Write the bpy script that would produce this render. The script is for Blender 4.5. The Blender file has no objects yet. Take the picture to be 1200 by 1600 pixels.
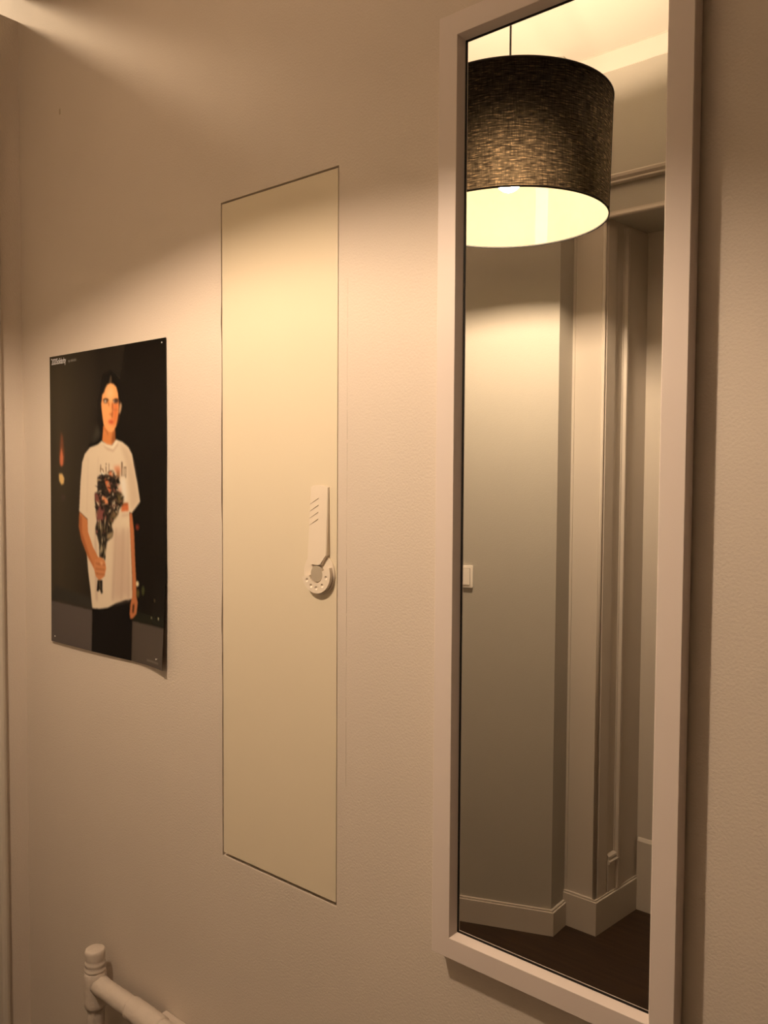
import bpy, bmesh, math, random
import numpy as np
from mathutils import Vector, Matrix

scene = bpy.context.scene
COL = scene.collection

# ------------------------------------------------------------------ camera
F_PX, YAW, PITCH, ROLL, CAM = 1280.0, 0.6865, 0.0429, 0.0057, Vector((0.0, -1.1039, 1.62))
fw = Vector((-math.sin(YAW) * math.cos(PITCH), math.cos(YAW) * math.cos(PITCH), -math.sin(PITCH)))
r0 = Vector((math.cos(YAW), math.sin(YAW), 0))
u0 = r0.cross(fw)
rt = r0 * math.cos(ROLL) + u0 * math.sin(ROLL)
up = -r0 * math.sin(ROLL) + u0 * math.cos(ROLL)
cd = bpy.data.cameras.new('camera')
cd.sensor_fit = 'VERTICAL'
cd.sensor_height = 36.0
cd.sensor_width = 27.0
cd.lens = F_PX / 1600.0 * 36.0
cd.clip_start = 0.02
cam = bpy.data.objects.new('camera', cd)
cam.matrix_world = Matrix((
    (rt.x, up.x, -fw.x, CAM.x), (rt.y, up.y, -fw.y, CAM.y), (rt.z, up.z, -fw.z, CAM.z), (0, 0, 0, 1)))
COL.objects.link(cam)
scene.camera = cam

# ------------------------------------------------------------------ world and exposure
world = bpy.data.worlds.new('world')
scene.world = world
world.use_nodes = True
world.node_tree.nodes['Background'].inputs[0].default_value = (0.02, 0.016, 0.012, 1)
world.node_tree.nodes['Background'].inputs[1].default_value = 0.2
scene.view_settings.view_transform = 'Standard'
scene.view_settings.look = 'None'
scene.view_settings.gamma = 1.0
scene.view_settings.use_curve_mapping = False
scene.view_settings.exposure = 0.0
scene.cycles.use_denoising = True
scene.cycles.max_bounces = 10
scene.cycles.diffuse_bounces = 6
scene.cycles.sample_clamp_indirect = 3.0
scene.cycles.caustics_reflective = True

WARM = (1.0, 0.735, 0.50)
BULB_STRENGTH = 1470.0
STREAK_POWER = 310.0  # drives the added lamp behind the end wall

# unseen lamp added to throw a streak of light through the slot
ld = bpy.data.lights.new('streak_lamp', 'POINT')
ld.energy = STREAK_POWER
ld.color = (1.0, 0.72, 0.45)
ld.shadow_soft_size = 0.24
lo = bpy.data.objects.new('streak_lamp', ld)
lo.location = (-4.50, -0.70, 4.095)
COL.objects.link(lo)

# ------------------------------------------------------------------ materials
def mat(name, color, rough=0.5, spec=0.5, bump=0.0, bscale=200.0, mottle=0.0, mscale=3.0, coat=0.0, metallic=0.0):
    m = bpy.data.materials.new(name)
    m.use_nodes = True
    nt = m.node_tree
    b = nt.nodes['Principled BSDF']
    b.inputs['Base Color'].default_value = (*color, 1)
    b.inputs['Roughness'].default_value = rough
    b.inputs['Specular IOR Level'].default_value = spec
    b.inputs['Metallic'].default_value = metallic
    b.inputs['Coat Weight'].default_value = coat
    tc = nt.nodes.new('ShaderNodeTexCoord')
    if mottle > 0:
        n = nt.nodes.new('ShaderNodeTexNoise')
        n.inputs['Scale'].default_value = mscale
        n.inputs['Detail'].default_value = 5
        nt.links.new(tc.outputs['Object'], n.inputs['Vector'])
        r = nt.nodes.new('ShaderNodeMapRange')
        r.inputs['From Min'].default_value = 0.3
        r.inputs['From Max'].default_value = 0.7
        r.inputs['To Min'].default_value = 1 - mottle
        r.inputs['To Max'].default_value = 1 + mottle
        nt.links.new(n.outputs['Fac'], r.inputs['Value'])
        mx = nt.nodes.new('ShaderNodeVectorMath')
        mx.operation = 'SCALE'
        mx.inputs[0].default_value = color
        nt.links.new(r.outputs['Result'], mx.inputs['Scale'])
        nt.links.new(mx.outputs['Vector'], b.inputs['Base Color'])
    if bump > 0:
        n2 = nt.nodes.new('ShaderNodeTexNoise')
        n2.inputs['Scale'].default_value = bscale
        n2.inputs['Detail'].default_value = 3
        nt.links.new(tc.outputs['Object'], n2.inputs['Vector'])
        bp = nt.nodes.new('ShaderNodeBump')
        bp.inputs['Strength'].default_value = bump
        bp.inputs['Distance'].default_value = 0.002
        nt.links.new(n2.outputs['Fac'], bp.inputs['Height'])
        nt.links.new(bp.outputs['Normal'], b.inputs['Normal'])
    return m

M = {
    'wall': mat('wall_paint', (0.63, 0.56, 0.495), 0.6, 0.35, 0.35, 260, 0.025, 2.0),
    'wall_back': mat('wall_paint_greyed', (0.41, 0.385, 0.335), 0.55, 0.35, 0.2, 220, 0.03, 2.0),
    'ceiling': mat('ceiling_paint', (0.60, 0.545, 0.48), 0.8, 0.2, 0.1, 120, 0.02, 2.0),
    'trim': mat('gloss_trim_paint', (0.55, 0.50, 0.44), 0.38, 0.45, 0.12, 60, 0.02, 4.0),
    'frame': mat('mirror_frame_foil', (0.70, 0.62, 0.585), 0.42, 0.4, 0.03, 500),
    'panel': mat('cream_panel_paint', (0.70, 0.625, 0.49), 0.45, 0.4, 0.05, 300, 0.01, 3.0),
    'plastic': mat('ivory_plastic', (0.74, 0.66, 0.56), 0.4, 0.5, 0.02, 400),
    'button': mat('grey_button_plastic', (0.40, 0.35, 0.28), 0.4, 0.5, 0.05, 90),
    'mark': mat('scored_line', (0.45, 0.38, 0.28), 0.6),
    'dark': mat('dark_gap', (0.012, 0.010, 0.009), 0.7, 0.2, 0.05, 300),
    'pipe': mat('lumpy_pipe_paint', (0.60, 0.53, 0.47), 0.5, 0.4, 0.9, 55, 0.04, 20),
    'paper_back': mat('poster_paper_back', (0.6, 0.58, 0.55), 0.7),
    'pin': mat('clear_pin', (0.75, 0.72, 0.68), 0.2, 0.6, 0.02, 500),
    'cord': mat('black_cord', (0.012, 0.011, 0.01), 0.6, 0.3, 0.1, 800),
    'metal': mat('dark_metal', (0.05, 0.045, 0.04), 0.35, 0.5, 0.03, 300, metallic=0.6),
    'socket': mat('white_lamp_holder', (0.55, 0.52, 0.47), 0.5, 0.4, 0.03, 300),
    'switch': mat('white_switch_plastic', (0.80, 0.75, 0.68), 0.35, 0.5, 0.02, 400),
    'streak_shell': mat('dark_shell_paint', (0.05, 0.045, 0.04), 0.8, 0.1, 0.05, 100),  # added shell behind the slot, kept dark so the opening stays dim
    'seam': mat('filler_seam_paint', (0.50, 0.44, 0.38), 0.7, 0.2, 0.1, 200),
    'lettering': mat('printed_lettering', (0.62, 0.62, 0.66), 0.45),
}

def floor_mat():
    m = mat('dark_wood_floor', (0.035, 0.019, 0.010), 0.5, 0.3)
    nt = m.node_tree
    b = nt.nodes['Principled BSDF']
    tc = nt.nodes.new('ShaderNodeTexCoord')
    mp = nt.nodes.new('ShaderNodeMapping')
    mp.inputs['Scale'].default_value = (1.2, 14, 1)
    n = nt.nodes.new('ShaderNodeTexNoise')
    n.inputs['Scale'].default_value = 4
    n.inputs['Detail'].default_value = 6
    cr = nt.nodes.new('ShaderNodeValToRGB')
    cr.color_ramp.elements[0].position = 0.3
    cr.color_ramp.elements[0].color = (0.024, 0.013, 0.007, 1)
    cr.color_ramp.elements[1].position = 0.75
    cr.color_ramp.elements[1].color = (0.045, 0.025, 0.013, 1)
    nt.links.new(tc.outputs['Object'], mp.inputs['Vector'])
    nt.links.new(mp.outputs['Vector'], n.inputs['Vector'])
    nt.links.new(n.outputs['Fac'], cr.inputs['Fac'])
    nt.links.new(cr.outputs['Color'], b.inputs['Base Color'])
    return m
M['floor'] = floor_mat()

def mirror_mat():
    m = bpy.data.materials.new('silvered_glass')
    m.use_nodes = True
    b = m.node_tree.nodes['Principled BSDF']
    b.inputs['Base Color'].default_value = (0.90, 0.90, 0.87, 1)
    b.inputs['Metallic'].default_value = 1.0
    b.inputs['Roughness'].default_value = 0.0
    return m
M['mirror'] = mirror_mat()

def fabric_mat():
    """woven charcoal linen that lets a little of the bulb through between its threads"""
    m = bpy.data.materials.new('charcoal_linen')
    m.use_nodes = True
    nt = m.node_tree
    nt.nodes.remove(nt.nodes['Principled BSDF'])
    out = nt.nodes['Material Output']
    uvn = nt.nodes.new('ShaderNodeUVMap')
    def threads(sx, sy, det):
        mp = nt.nodes.new('ShaderNodeMapping')
        mp.inputs['Scale'].default_value = (sx, sy, 1)
        n = nt.nodes.new('ShaderNodeTexNoise')
        n.inputs['Scale'].default_value = 1.0
        n.inputs['Detail'].default_value = det
        n.inputs['Roughness'].default_value = 0.6
        nt.links.new(uvn.outputs['UV'], mp.inputs['Vector'])
        nt.links.new(mp.outputs['Vector'], n.inputs['Vector'])
        return n.outputs['Fac']
    def mth(op, a, b):
        k = nt.nodes.new('ShaderNodeMath')
        k.operation = op
        for i, v in enumerate((a, b)):
            if isinstance(v, (int, float)):
                k.inputs[i].default_value = v
            else:
                nt.links.new(v, k.inputs[i])
        return k.outputs[0]
    weft = threads(38, 300, 3)       # u runs 0..1.57 m, v 0..0.28 m (metres)
    warp = threads(300, 30, 3)
    s = mth('ADD', mth('MULTIPLY', weft, 0.72), mth('MULTIPLY', warp, 0.28))
    r = nt.nodes.new('ShaderNodeMapRange')
    r.inputs['From Min'].default_value = 0.40
    r.inputs['From Max'].default_value = 0.62
    nt.links.new(s, r.inputs['Value'])
    cr = nt.nodes.new('ShaderNodeValToRGB')
    cr.color_ramp.elements[0].color = (0.018, 0.015, 0.012, 1)
    cr.color_ramp.elements[1].color = (0.20, 0.16, 0.12, 1)
    cr.color_ramp.elements.new(0.55).color = (0.07, 0.057, 0.043, 1)
    nt.links.new(r.outputs['Result'], cr.inputs['Fac'])
    tl = nt.nodes.new('ShaderNodeBsdfTransparent')
    nt.links.new(cr.outputs['Color'], tl.inputs['Color'])
    df = nt.nodes.new('ShaderNodeBsdfDiffuse')
    cr2 = nt.nodes.new('ShaderNodeValToRGB')
    cr2.color_ramp.elements[0].color = (0.012, 0.012, 0.011, 1)
    cr2.color_ramp.elements[1].color = (0.05, 0.047, 0.042, 1)
    nt.links.new(r.outputs['Result'], cr2.inputs['Fac'])
    nt.links.new(cr2.outputs['Color'], df.inputs['Color'])
    ad = nt.nodes.new('ShaderNodeMixShader')
    ad.inputs[0].default_value = 0.5
    nt.links.new(df.outputs[0], ad.inputs[1])
    nt.links.new(tl.outputs[0], ad.inputs[2])
    nt.links.new(ad.outputs[0], out.inputs['Surface'])
    return m
M['fabric'] = fabric_mat()

def lining_mat():
    m = bpy.data.materials.new('cream_shade_lining')
    m.use_nodes = True
    nt = m.node_tree
    nt.nodes.remove(nt.nodes['Principled BSDF'])
    out = nt.nodes['Material Output']
    tc = nt.nodes.new('ShaderNodeTexCoord')
    n = nt.nodes.new('ShaderNodeTexNoise')
    n.inputs['Scale'].default_value = 40
    nt.links.new(tc.outputs['Object'], n.inputs['Vector'])
    cr = nt.nodes.new('ShaderNodeValToRGB')
    cr.color_ramp.elements[0].color = (0.64, 0.61, 0.46, 1)
    cr.color_ramp.elements[1].color = (0.70, 0.67, 0.51, 1)
    nt.links.new(n.outputs['Fac'], cr.inputs['Fac'])
    df = nt.nodes.new('ShaderNodeBsdfDiffuse')
    nt.links.new(cr.outputs['Color'], df.inputs['Color'])
    tl = nt.nodes.new('ShaderNodeBsdfRefraction')
    tl.inputs['Color'].default_value = (0.85, 0.75, 0.6, 1)
    tl.inputs['Roughness'].default_value = 1.0
    tl.inputs['IOR'].default_value = 1.5
    mx = nt.nodes.new('ShaderNodeMixShader')
    mx.inputs[0].default_value = 0.065
    gl = nt.nodes.new('ShaderNodeBsdfGlossy')
    gl.inputs['Color'].default_value = (0.9, 0.85, 0.7, 1)
    gl.inputs['Roughness'].default_value = 0.4
    mg = nt.nodes.new('ShaderNodeMixShader')
    mg.inputs[0].default_value = 0.10
    nt.links.new(df.outputs[0], mg.inputs[1])
    nt.links.new(gl.outputs[0], mg.inputs[2])
    nt.links.new(mg.outputs[0], mx.inputs[1])
    nt.links.new(tl.outputs[0], mx.inputs[2])
    nt.links.new(mx.outputs[0], out.inputs['Surface'])
    return m
M['lining'] = lining_mat()

def bulb_mat():
    m = bpy.data.materials.new('glowing_bulb_glass')
    m.use_nodes = True
    nt = m.node_tree
    b = nt.nodes['Principled BSDF']
    b.inputs['Base Color'].default_value = (0.9, 0.88, 0.8, 1)
    b.inputs['Emission Color'].default_value = (*WARM, 1)
    b.inputs['Emission Strength'].default_value = BULB_STRENGTH
    return m
M['bulb'] = bulb_mat()

# ------------------------------------------------------------------ mesh helpers
def link(name, bm, m, parent=None, smooth=False, loc=None):
    me = bpy.data.meshes.new(name)
    bmesh.ops.recalc_face_normals(bm, faces=bm.faces[:])
    bm.to_mesh(me)
    bm.free()
    if m:
        me.materials.append(M[m])
    if smooth:
        for p in me.polygons:
            p.use_smooth = True
    o = bpy.data.objects.new(name, me)
    COL.objects.link(o)
    if loc:
        o.location = loc
    if parent:
        o.parent = parent
    return o

def empty(name, loc=(0, 0, 0), parent=None):
    o = bpy.data.objects.new(name, None)
    o.empty_display_size = 0.05
    COL.objects.link(o)
    o.location = loc
    if parent:
        o.parent = parent
    return o

def tag(o, label, cat, kind=None, group=None):
    o['label'] = label
    o['category'] = cat
    if kind:
        o['kind'] = kind
    if group:
        o['group'] = group
    return o

def box(bm, x0, x1, y0, y1, z0, z1, bev=0.0):
    r = bmesh.ops.create_cube(bm, size=1.0)
    for v in r['verts']:
        v.co = Vector((x0 + (v.co.x + .5) * (x1 - x0), y0 + (v.co.y + .5) * (y1 - y0), z0 + (v.co.z + .5) * (z1 - z0)))
    if bev > 0:
        es = list({e for v in r['verts'] for e in v.link_edges})
        bmesh.ops.bevel(bm, geom=es, offset=bev, segments=2, affect='EDGES', profile=0.7)

def prism(bm, poly, z0, z1, bev=0.0):
    """vertical prism over a plan polygon"""
    a = [bm.verts.new((x, y, z0)) for x, y in poly]
    b = [bm.verts.new((x, y, z1)) for x, y in poly]
    n = len(poly)
    fs = [bm.faces.new(a[::-1]), bm.faces.new(b)]
    for i in range(n):
        fs.append(bm.faces.new((a[i], a[(i + 1) % n], b[(i + 1) % n], b[i])))
    if bev > 0:
        bmesh.ops.bevel(bm, geom=list({e for f in fs for e in f.edges}), offset=bev, segments=2, affect='EDGES', profile=0.7)

def sweep(bm, prof, p0, p1, out, up_=Vector((0, 0, 1))):
    """straight moulding: profile points (outwards, upwards) carried from p0 to p1"""
    p0, p1, out, up_ = Vector(p0), Vector(p1), Vector(out), Vector(up_)
    A = [bm.verts.new(p0 + out * a + up_ * b) for a, b in prof]
    B = [bm.verts.new(p1 + out * a + up_ * b) for a, b in prof]
    n = len(prof)
    bm.faces.new(A[::-1]); bm.faces.new(B)
    for i in range(n):
        bm.faces.new((A[i], A[(i + 1) % n], B[(i + 1) % n], B[i]))

def lathe(bm, prof, seg=32, closed=False):
    """rings (r, z) around z; ends with r == 0 become caps"""
    rings = []
    for r, z in prof:
        if r <= 1e-6:
            rings.append([bm.verts.new((0, 0, z))])
        else:
            rings.append([bm.verts.new((r * math.cos(2 * math.pi * i / seg), r * math.sin(2 * math.pi * i / seg), z)) for i in range(seg)])
    pairs = list(zip(rings, rings[1:]))
    if closed:
        pairs.append((rings[-1], rings[0]))
    for a, b in pairs:
        for i in range(seg):
            j = (i + 1) % seg
            if len(a) == 1 and len(b) == 1:
                continue
            if len(a) == 1:
                bm.faces.new((a[0], b[i], b[j]))
            elif len(b) == 1:
                bm.faces.new((a[i], a[j], b[0]))
            else:
                bm.faces.new((a[i], a[j], b[j], b[i]))

def orient(bm, rot, loc=(0, 0, 0)):
    bmesh.ops.transform(bm, matrix=Matrix.Translation(loc) @ rot, verts=bm.verts[:])

# ------------------------------------------------------------------ dimensions
H = 3.049            # ceiling
XL = -2.172          # end wall
XR = 1.60
PL, PR, PT, PB = -1.337, -1.0146, 2.1743, 0.8252      # access panel

# ================================================================== the setting
bm = bmesh.new(); box(bm, XL - 0.1, XR + 0.1, -2.2, 0.12, -0.1, 0.0)
tag(link('floor', bm, 'floor'), 'dark brown wooden hallway floor seen at the bottom of the mirror', 'floor', 'structure')
bm = bmesh.new(); box(bm, XL - 0.03, XR + 0.1, -2.2, 0.12, H, H + 0.1)
tag(link('ceiling', bm, 'ceiling'), 'pale painted hallway ceiling above the pendant lamp', 'ceiling', 'structure')

# wall that carries poster, panel and mirror; a shallow rebate holds the panel, its left edge chipped
def front_wall():
    rnd = random.Random(3)
    bm = bmesh.new()
    hl, hr, ht, hb, dp = PL - 0.0042, PR + 0.0008, PT + 0.0045, PB - 0.0085, 0.035
    def q(*c):
        bm.faces.new([bm.verts.new(p) for p in c])
    edge = [(hl, hb)]
    z = hb
    while z < ht - 0.05:
        z += rnd.uniform(0.012, 0.06)
        rough = 0.0022 if 1.27 < z < 1.97 else 0.0008
        edge.append((hl + rnd.uniform(-rough, rough * 0.6), min(z, ht - 0.01)))
    edge.append((hl, ht))
    x0, x1, z0, z1 = XL - 0.1, XR + 0.1, 0.0, H
    for (xa, za), (xb, zb) in zip(edge, edge[1:]):
        q((x0, 0, za), (xa, 0, za), (xb, 0, zb), (x0, 0, zb))
        q((xa, 0, za), (xa, dp, za), (xb, dp, zb), (xb, 0, zb))
    q((hr, 0, hb), (x1, 0, hb), (x1, 0, ht), (hr, 0, ht))
    q((x0, 0, z0), (x1, 0, z0), (x1, 0, hb), (x0, 0, hb))
    q((x0, 0, ht), (x1, 0, ht), (x1, 0, z1), (x0, 0, z1))
    q((hr, 0, hb), (hr, dp, hb), (hr, dp, ht), (hr, 0, ht))
    q((hl, 0, hb), (hl, dp, hb), (hr, dp, hb), (hr, 0, hb))
    q((hl, 0, ht), (hl, dp, ht), (hr, dp, ht), (hr, 0, ht))
    q((hl - .004, dp, hb), (hr, dp, hb), (hr, dp, ht), (hl - .004, dp, ht))
    # solid body behind
    q((x0, .12, z0), (x1, .12, z0), (x1, .12, z1), (x0, .12, z1))
    q((x0, 0, z0), (x0, .12, z0), (x0, .12, z1), (x0, 0, z1))
    q((x1, 0, z0), (x1, .12, z0), (x1, .12, z1), (x1, 0, z1))
    q((x0, 0, z1), (x1, 0, z1), (x1, .12, z1), (x0, .12, z1))
    q((x0, 0, z0), (x1, 0, z0), (x1, .12, z0), (x0, .12, z0))
    bmesh.ops.remove_doubles(bm, verts=bm.verts[:], dist=1e-5)
    return bm
wf = tag(link('wall_front', front_wall(), 'wall'), 'warm white wall carrying the poster, the cream panel and the mirror', 'wall', 'structure')
# hairline crack of an older filler seam beside the panel
bm = bmesh.new()
rnd = random.Random(8)
z = 1.05
while z < 1.95:
    d = rnd.uniform(0.03, 0.09)
    box(bm, -0.9915 - 0.0002, -0.9915 + 0.0002, -0.0004, 0.001, z, z + d * 0.9)
    z += d
link('filler_seam', bm, 'seam', wf)
bm = bmesh.new()
for x, z in ((-1.965, 2.532), (-0.795, 0.64)):
    box(bm, x - .003, x + .003, -0.0005, 0.001, z - .007, z + .007, 0.0004)
link('scuff_mark', bm, 'mark', wf)

# end wall: door opening, with a slot added above to shape the streak
DY0, DY1, DZ = -0.155, -0.95, 2.62
bm = bmesh.new()
SZ0, SZ1, SY = 2.822, 2.896, -0.26
WT = XL - 0.02
box(bm, WT, XL, DY0, 0.0, 0, SZ0)
box(bm, WT, XL, -2.2, DY1, 0, SZ0)
box(bm, WT, XL, DY1, DY0, DZ, SZ0)
box(bm, WT, XL, -2.2, SY, SZ0, SZ1)
box(bm, WT, XL, -2.2, 0.0, SZ1, H)
tag(link('wall_left', bm, 'wall'), 'end wall of the hallway at the left, beside the poster', 'wall', 'structure')
d1 = tag(empty('door_1', (XL, -0.55, 0)), 'white painted door with moulded casing at the left picture edge', 'door', 'structure')
def child_of(o, parent):
    o.parent = parent
    o.matrix_parent_inverse = Matrix.Translation(-parent.location)
    return o
bm = bmesh.new(); box(bm, XL - 0.06, XL - 0.02, DY1 + .004, DY0 - .004, 0.006, DZ - .004, .002)
child_of(link('door_leaf', bm, 'trim'), d1)
cas = [(0, 0), (0.012, 0), (0.016, 0.004), (0.022, 0.008), (0.024, 0.014), (0.022, 0.02), (0.017, 0.024), (0.017, 0.085), (0.012, 0.092), (0, 0.092)]
def casing(bm, p0, p1, across):
    p0, p1, across = Vector(p0), Vector(p1), Vector(across)
    sweep(bm, cas, p0, p1, (1, 0, 0), across)
bm = bmesh.new(); casing(bm, (XL, -0.062, 0.0), (XL, -0.062, 2.73), (0, -1, 0)); child_of(link('casing', bm, 'trim'), d1)
bm = bmesh.new(); casing(bm, (XL, -1.045, 0.0), (XL, -1.045, 2.73), (0, 1, 0)); child_of(link('casing', bm, 'trim'), d1)
bm = bmesh.new(); casing(bm, (XL, -0.155, 2.73), (XL, -0.952, 2.73), (0, 0, -1)); child_of(link('casing_head', bm, 'trim'), d1)
# added dark shell enclosing the streak lamp behind the slot
bm = bmesh.new()
x0, x1, y0, y1, z0, z1 = -5.6, XL - 0.05, -1.9, 0.7, 1.9, 4.7
box(bm, x0, x1, y1, y1 + .1, z0, z1); box(bm, x0, x1, y0 - .1, y0, z0, z1); box(bm, x0 - .1, x0, y0, y1, z0, z1)
box(bm, x0, x1, y0, y1, z1, z1 + .1); box(bm, x0, x1, y0, y1, z0 - .1, z0)
box(bm, x1 - .05, x1, y0, y1, H + .1, z1); box(bm, x1 - .05, x1, .12, y1, z0, H + .1)
tag(link('streak_lamp_shell', bm, 'streak_shell'), 'dark shell added around the unseen streak lamp behind the end wall', 'wall', 'structure')

bm = bmesh.new(); box(bm, XR, XR + 0.1, -2.2, 0.12, 0, H)
tag(link('wall_right', bm, 'wall'), 'hallway wall behind the camera on the right', 'wall', 'structure')

# back wall, seen only in the mirror: a slanting piece, a recess with a panelled door, wall beyond
S = 0.013
YB = -1.610                                   # face of the straight part
wa, wc, we = Vector((XL, -1.170, 0)), Vector((-1.3365, -1.505, 0)), Vector((-1.3365, YB, 0))
bm = bmesh.new()
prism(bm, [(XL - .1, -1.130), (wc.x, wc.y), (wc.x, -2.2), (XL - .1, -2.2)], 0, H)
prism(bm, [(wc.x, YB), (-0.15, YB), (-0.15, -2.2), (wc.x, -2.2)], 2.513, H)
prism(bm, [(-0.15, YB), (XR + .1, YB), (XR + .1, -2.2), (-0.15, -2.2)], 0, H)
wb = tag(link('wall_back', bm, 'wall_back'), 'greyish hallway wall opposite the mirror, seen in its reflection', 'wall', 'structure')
# skirting with a stepped top
nw = (wc - wa).cross(Vector((0, 0, 1))).normalized()
nw = -nw if nw.y < 0 else nw
bm = bmesh.new()
for s, z0, z1 in ((S, 0, 0.084), (S * .6, 0.084, 0.091)):
    prism(bm, [(wa.x, wa.y), (wc.x, wc.y), (we.x, we.y), (we.x + s, we.y + .013), (wc.x + s, wc.y + nw.y * s - .4 * s), (wa.x + nw.x * s, wa.y + nw.y * s)], z0, z1)
tag(link('baseboard_back', bm, 'trim'), 'low white skirting along the slanting wall in the mirror', 'baseboard', 'structure')
bm = bmesh.new()
sweep(bm, [(0, 0), (0.012, 0), (0.012, 0.066), (0.008, 0.072), (0, 0.073)], (XL, 0, 0), (XR, 0, 0), (0, -1, 0))
tag(link('baseboard_front', bm, 'trim'), 'white skirting under the mirror wall, just below the picture', 'baseboard', 'structure')

# pilaster board beside the recess
t1 = tag(empty('trim_1', (-1.28, -1.608, 0)), 'pale painted pilaster board beside the recessed door, reflected in the mirror', 'trim', 'structure')
bm = bmesh.new()
prism(bm, [(wc.x, -1.608), (-1.2215, -1.608), (-1.1826, -1.891), (-1.1826, -2.2), (wc.x, -2.2)], 0, 2.513)
child_of(link('pilaster', bm, 'trim'), t1)
bm = bmesh.new()
prism(bm, [(wc.x, -1.595), (-1.2085, -1.595), (-1.1696, -1.878), (-1.1696, -1.90), (wc.x, -1.90)], 0, 0.119)
prism(bm, [(wc.x, -1.5996), (-1.2134, -1.5996), (-1.175, -1.878), (-1.175, -1.90), (wc.x, -1.90)], 0.119, 0.126)
child_of(link('plinth', bm, 'trim'), t1)
# rounded bead on the arris and a thin fillet against the return
bm = bmesh.new(); lathe(bm, [(0, 0), (0.0065, 0), (0.0065, 2.38), (0, 2.38)], 12)
child_of(link('corner_bead', bm, 'trim', smooth=True, loc=(-1.223, -1.6085, 0.126)), t1)
bm = bmesh.new(); box(bm, wc.x, -1.327, -1.610, -1.604, 0.126, 2.513, .001)
child_of(link('fillet', bm, 'trim'), t1)

# panelled reveal: sunk field edged by mouldings
t2 = tag(empty('trim_2', (-1.2, -1.7, 0)), 'panelled side of the door recess with vertical beading in the mirror', 'trim', 'structure')
rv = Vector((0.0389, -0.283, 0)).normalized()         # along the reveal, away from the hallway
rn = Vector((0.283, 0.0389, 0)).normalized()          # out of the reveal
base = Vector((-1.2215, -1.608, 0))
def rev(bm, a0, z0, z1, prof):
    """vertical moulding on the reveal; prof = (out, along)"""
    sweep(bm, prof, base + rv * a0 + Vector((0, 0, z0)), base + rv * a0 + Vector((0, 0, z1)), rn, rv)
pz0, pz1, ST = 0.262, 2.50, 0.007
near = [(0, 0.010), (ST, 0.010), (ST, 0.063), (ST * .5, 0.068), (0.001, 0.084), (0, 0.084)]
far = [(0, 0.119), (0.002, 0.119), (0.004, 0.124), (0.014, 0.128), (0.015, 0.134), (0.009, 0.139), (0.012, 0.144), (0.011, 0.150), (ST, 0.155), (ST, 0.282), (0, 0.282)]
bm = bmesh.new(); rev(bm, 0.0, 0.126, pz1, near); child_of(link('stile', bm, 'trim'), t2)
bm = bmesh.new(); rev(bm, 0.0, 0.126, pz1, far); child_of(link('stile', bm, 'trim'), t2)
bm = bmesh.new()
sweep(bm, [(0, 0.126), (ST, 0.126), (ST, pz0 - .036), (0.014, pz0 - .030), (0.015, pz0 - .022), (0.008, pz0 - .016), (0.011, pz0 - .010), (0.010, pz0 - .004), (0, pz0 + .004)],
      base + rv * 0.075, base + rv * 0.140, rn)
child_of(link('bottom_rail', bm, 'trim'), t2)

# door in the recess
d2 = tag(empty('door_2', (-0.65, -1.878, 0)), 'tall pale door deep in the recess at the mirror edge', 'door', 'structure')
bm = bmesh.new(); box(bm, -1.1826, -0.15, -1.96, -1.878, 0.0, 2.513); child_of(link('door_leaf', bm, 'trim'), d2)
bm = bmesh.new()
sweep(bm, [(0, 0), (0.011, 0), (0.011, 0.262), (0.004, 0.272), (0, 0.274)], (-1.172, -1.878, 0.0), (-0.15, -1.878, 0.0), (0, 1, 0))
child_of(link('kick_board', bm, 'trim'), d2)

# mouldings over the recess and under the ceiling
t3 = tag(empty('trim_3', (-0.65, YB, 2.51)), 'moulded lintel band above the recessed door in the mirror', 'trim', 'structure')
bm = bmesh.new()
sweep(bm, [(0, 0), (0.013, 0), (0.015, 0.004), (0.013, 0.013), (0.004, 0.015), (0.004, 0.021), (0, 0.021)], (wc.x, YB, 2.506), (XR, YB, 2.506), (0, 1, 0))
child_of(link('lintel_bead', bm, 'trim'), t3)
bm = bmesh.new()
sweep(bm, [(0, 0), (0.017, 0.0), (0.020, 0.003), (0.017, 0.008), (0.015, 0.010), (0.024, 0.017), (0.026, 0.026), (0.019, 0.032), (0, 0.034)], (wc.x, YB, 2.615), (XR, YB, 2.615), (0, 1, 0))
child_of(link('picture_rail', bm, 'trim'), t3)
bm = bmesh.new()
sweep(bm, [(0, 0), (0.004, 0), (0.043, 0.043), (0.043, 0.052), (0, 0.052)], (wc.x, YB, 3.000), (XR, YB, 3.000), (0, 1, 0))
tag(link('trim_4', bm, 'ceiling'), 'sloping cornice where the back wall meets the ceiling in the mirror', 'cornice', 'structure')

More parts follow.
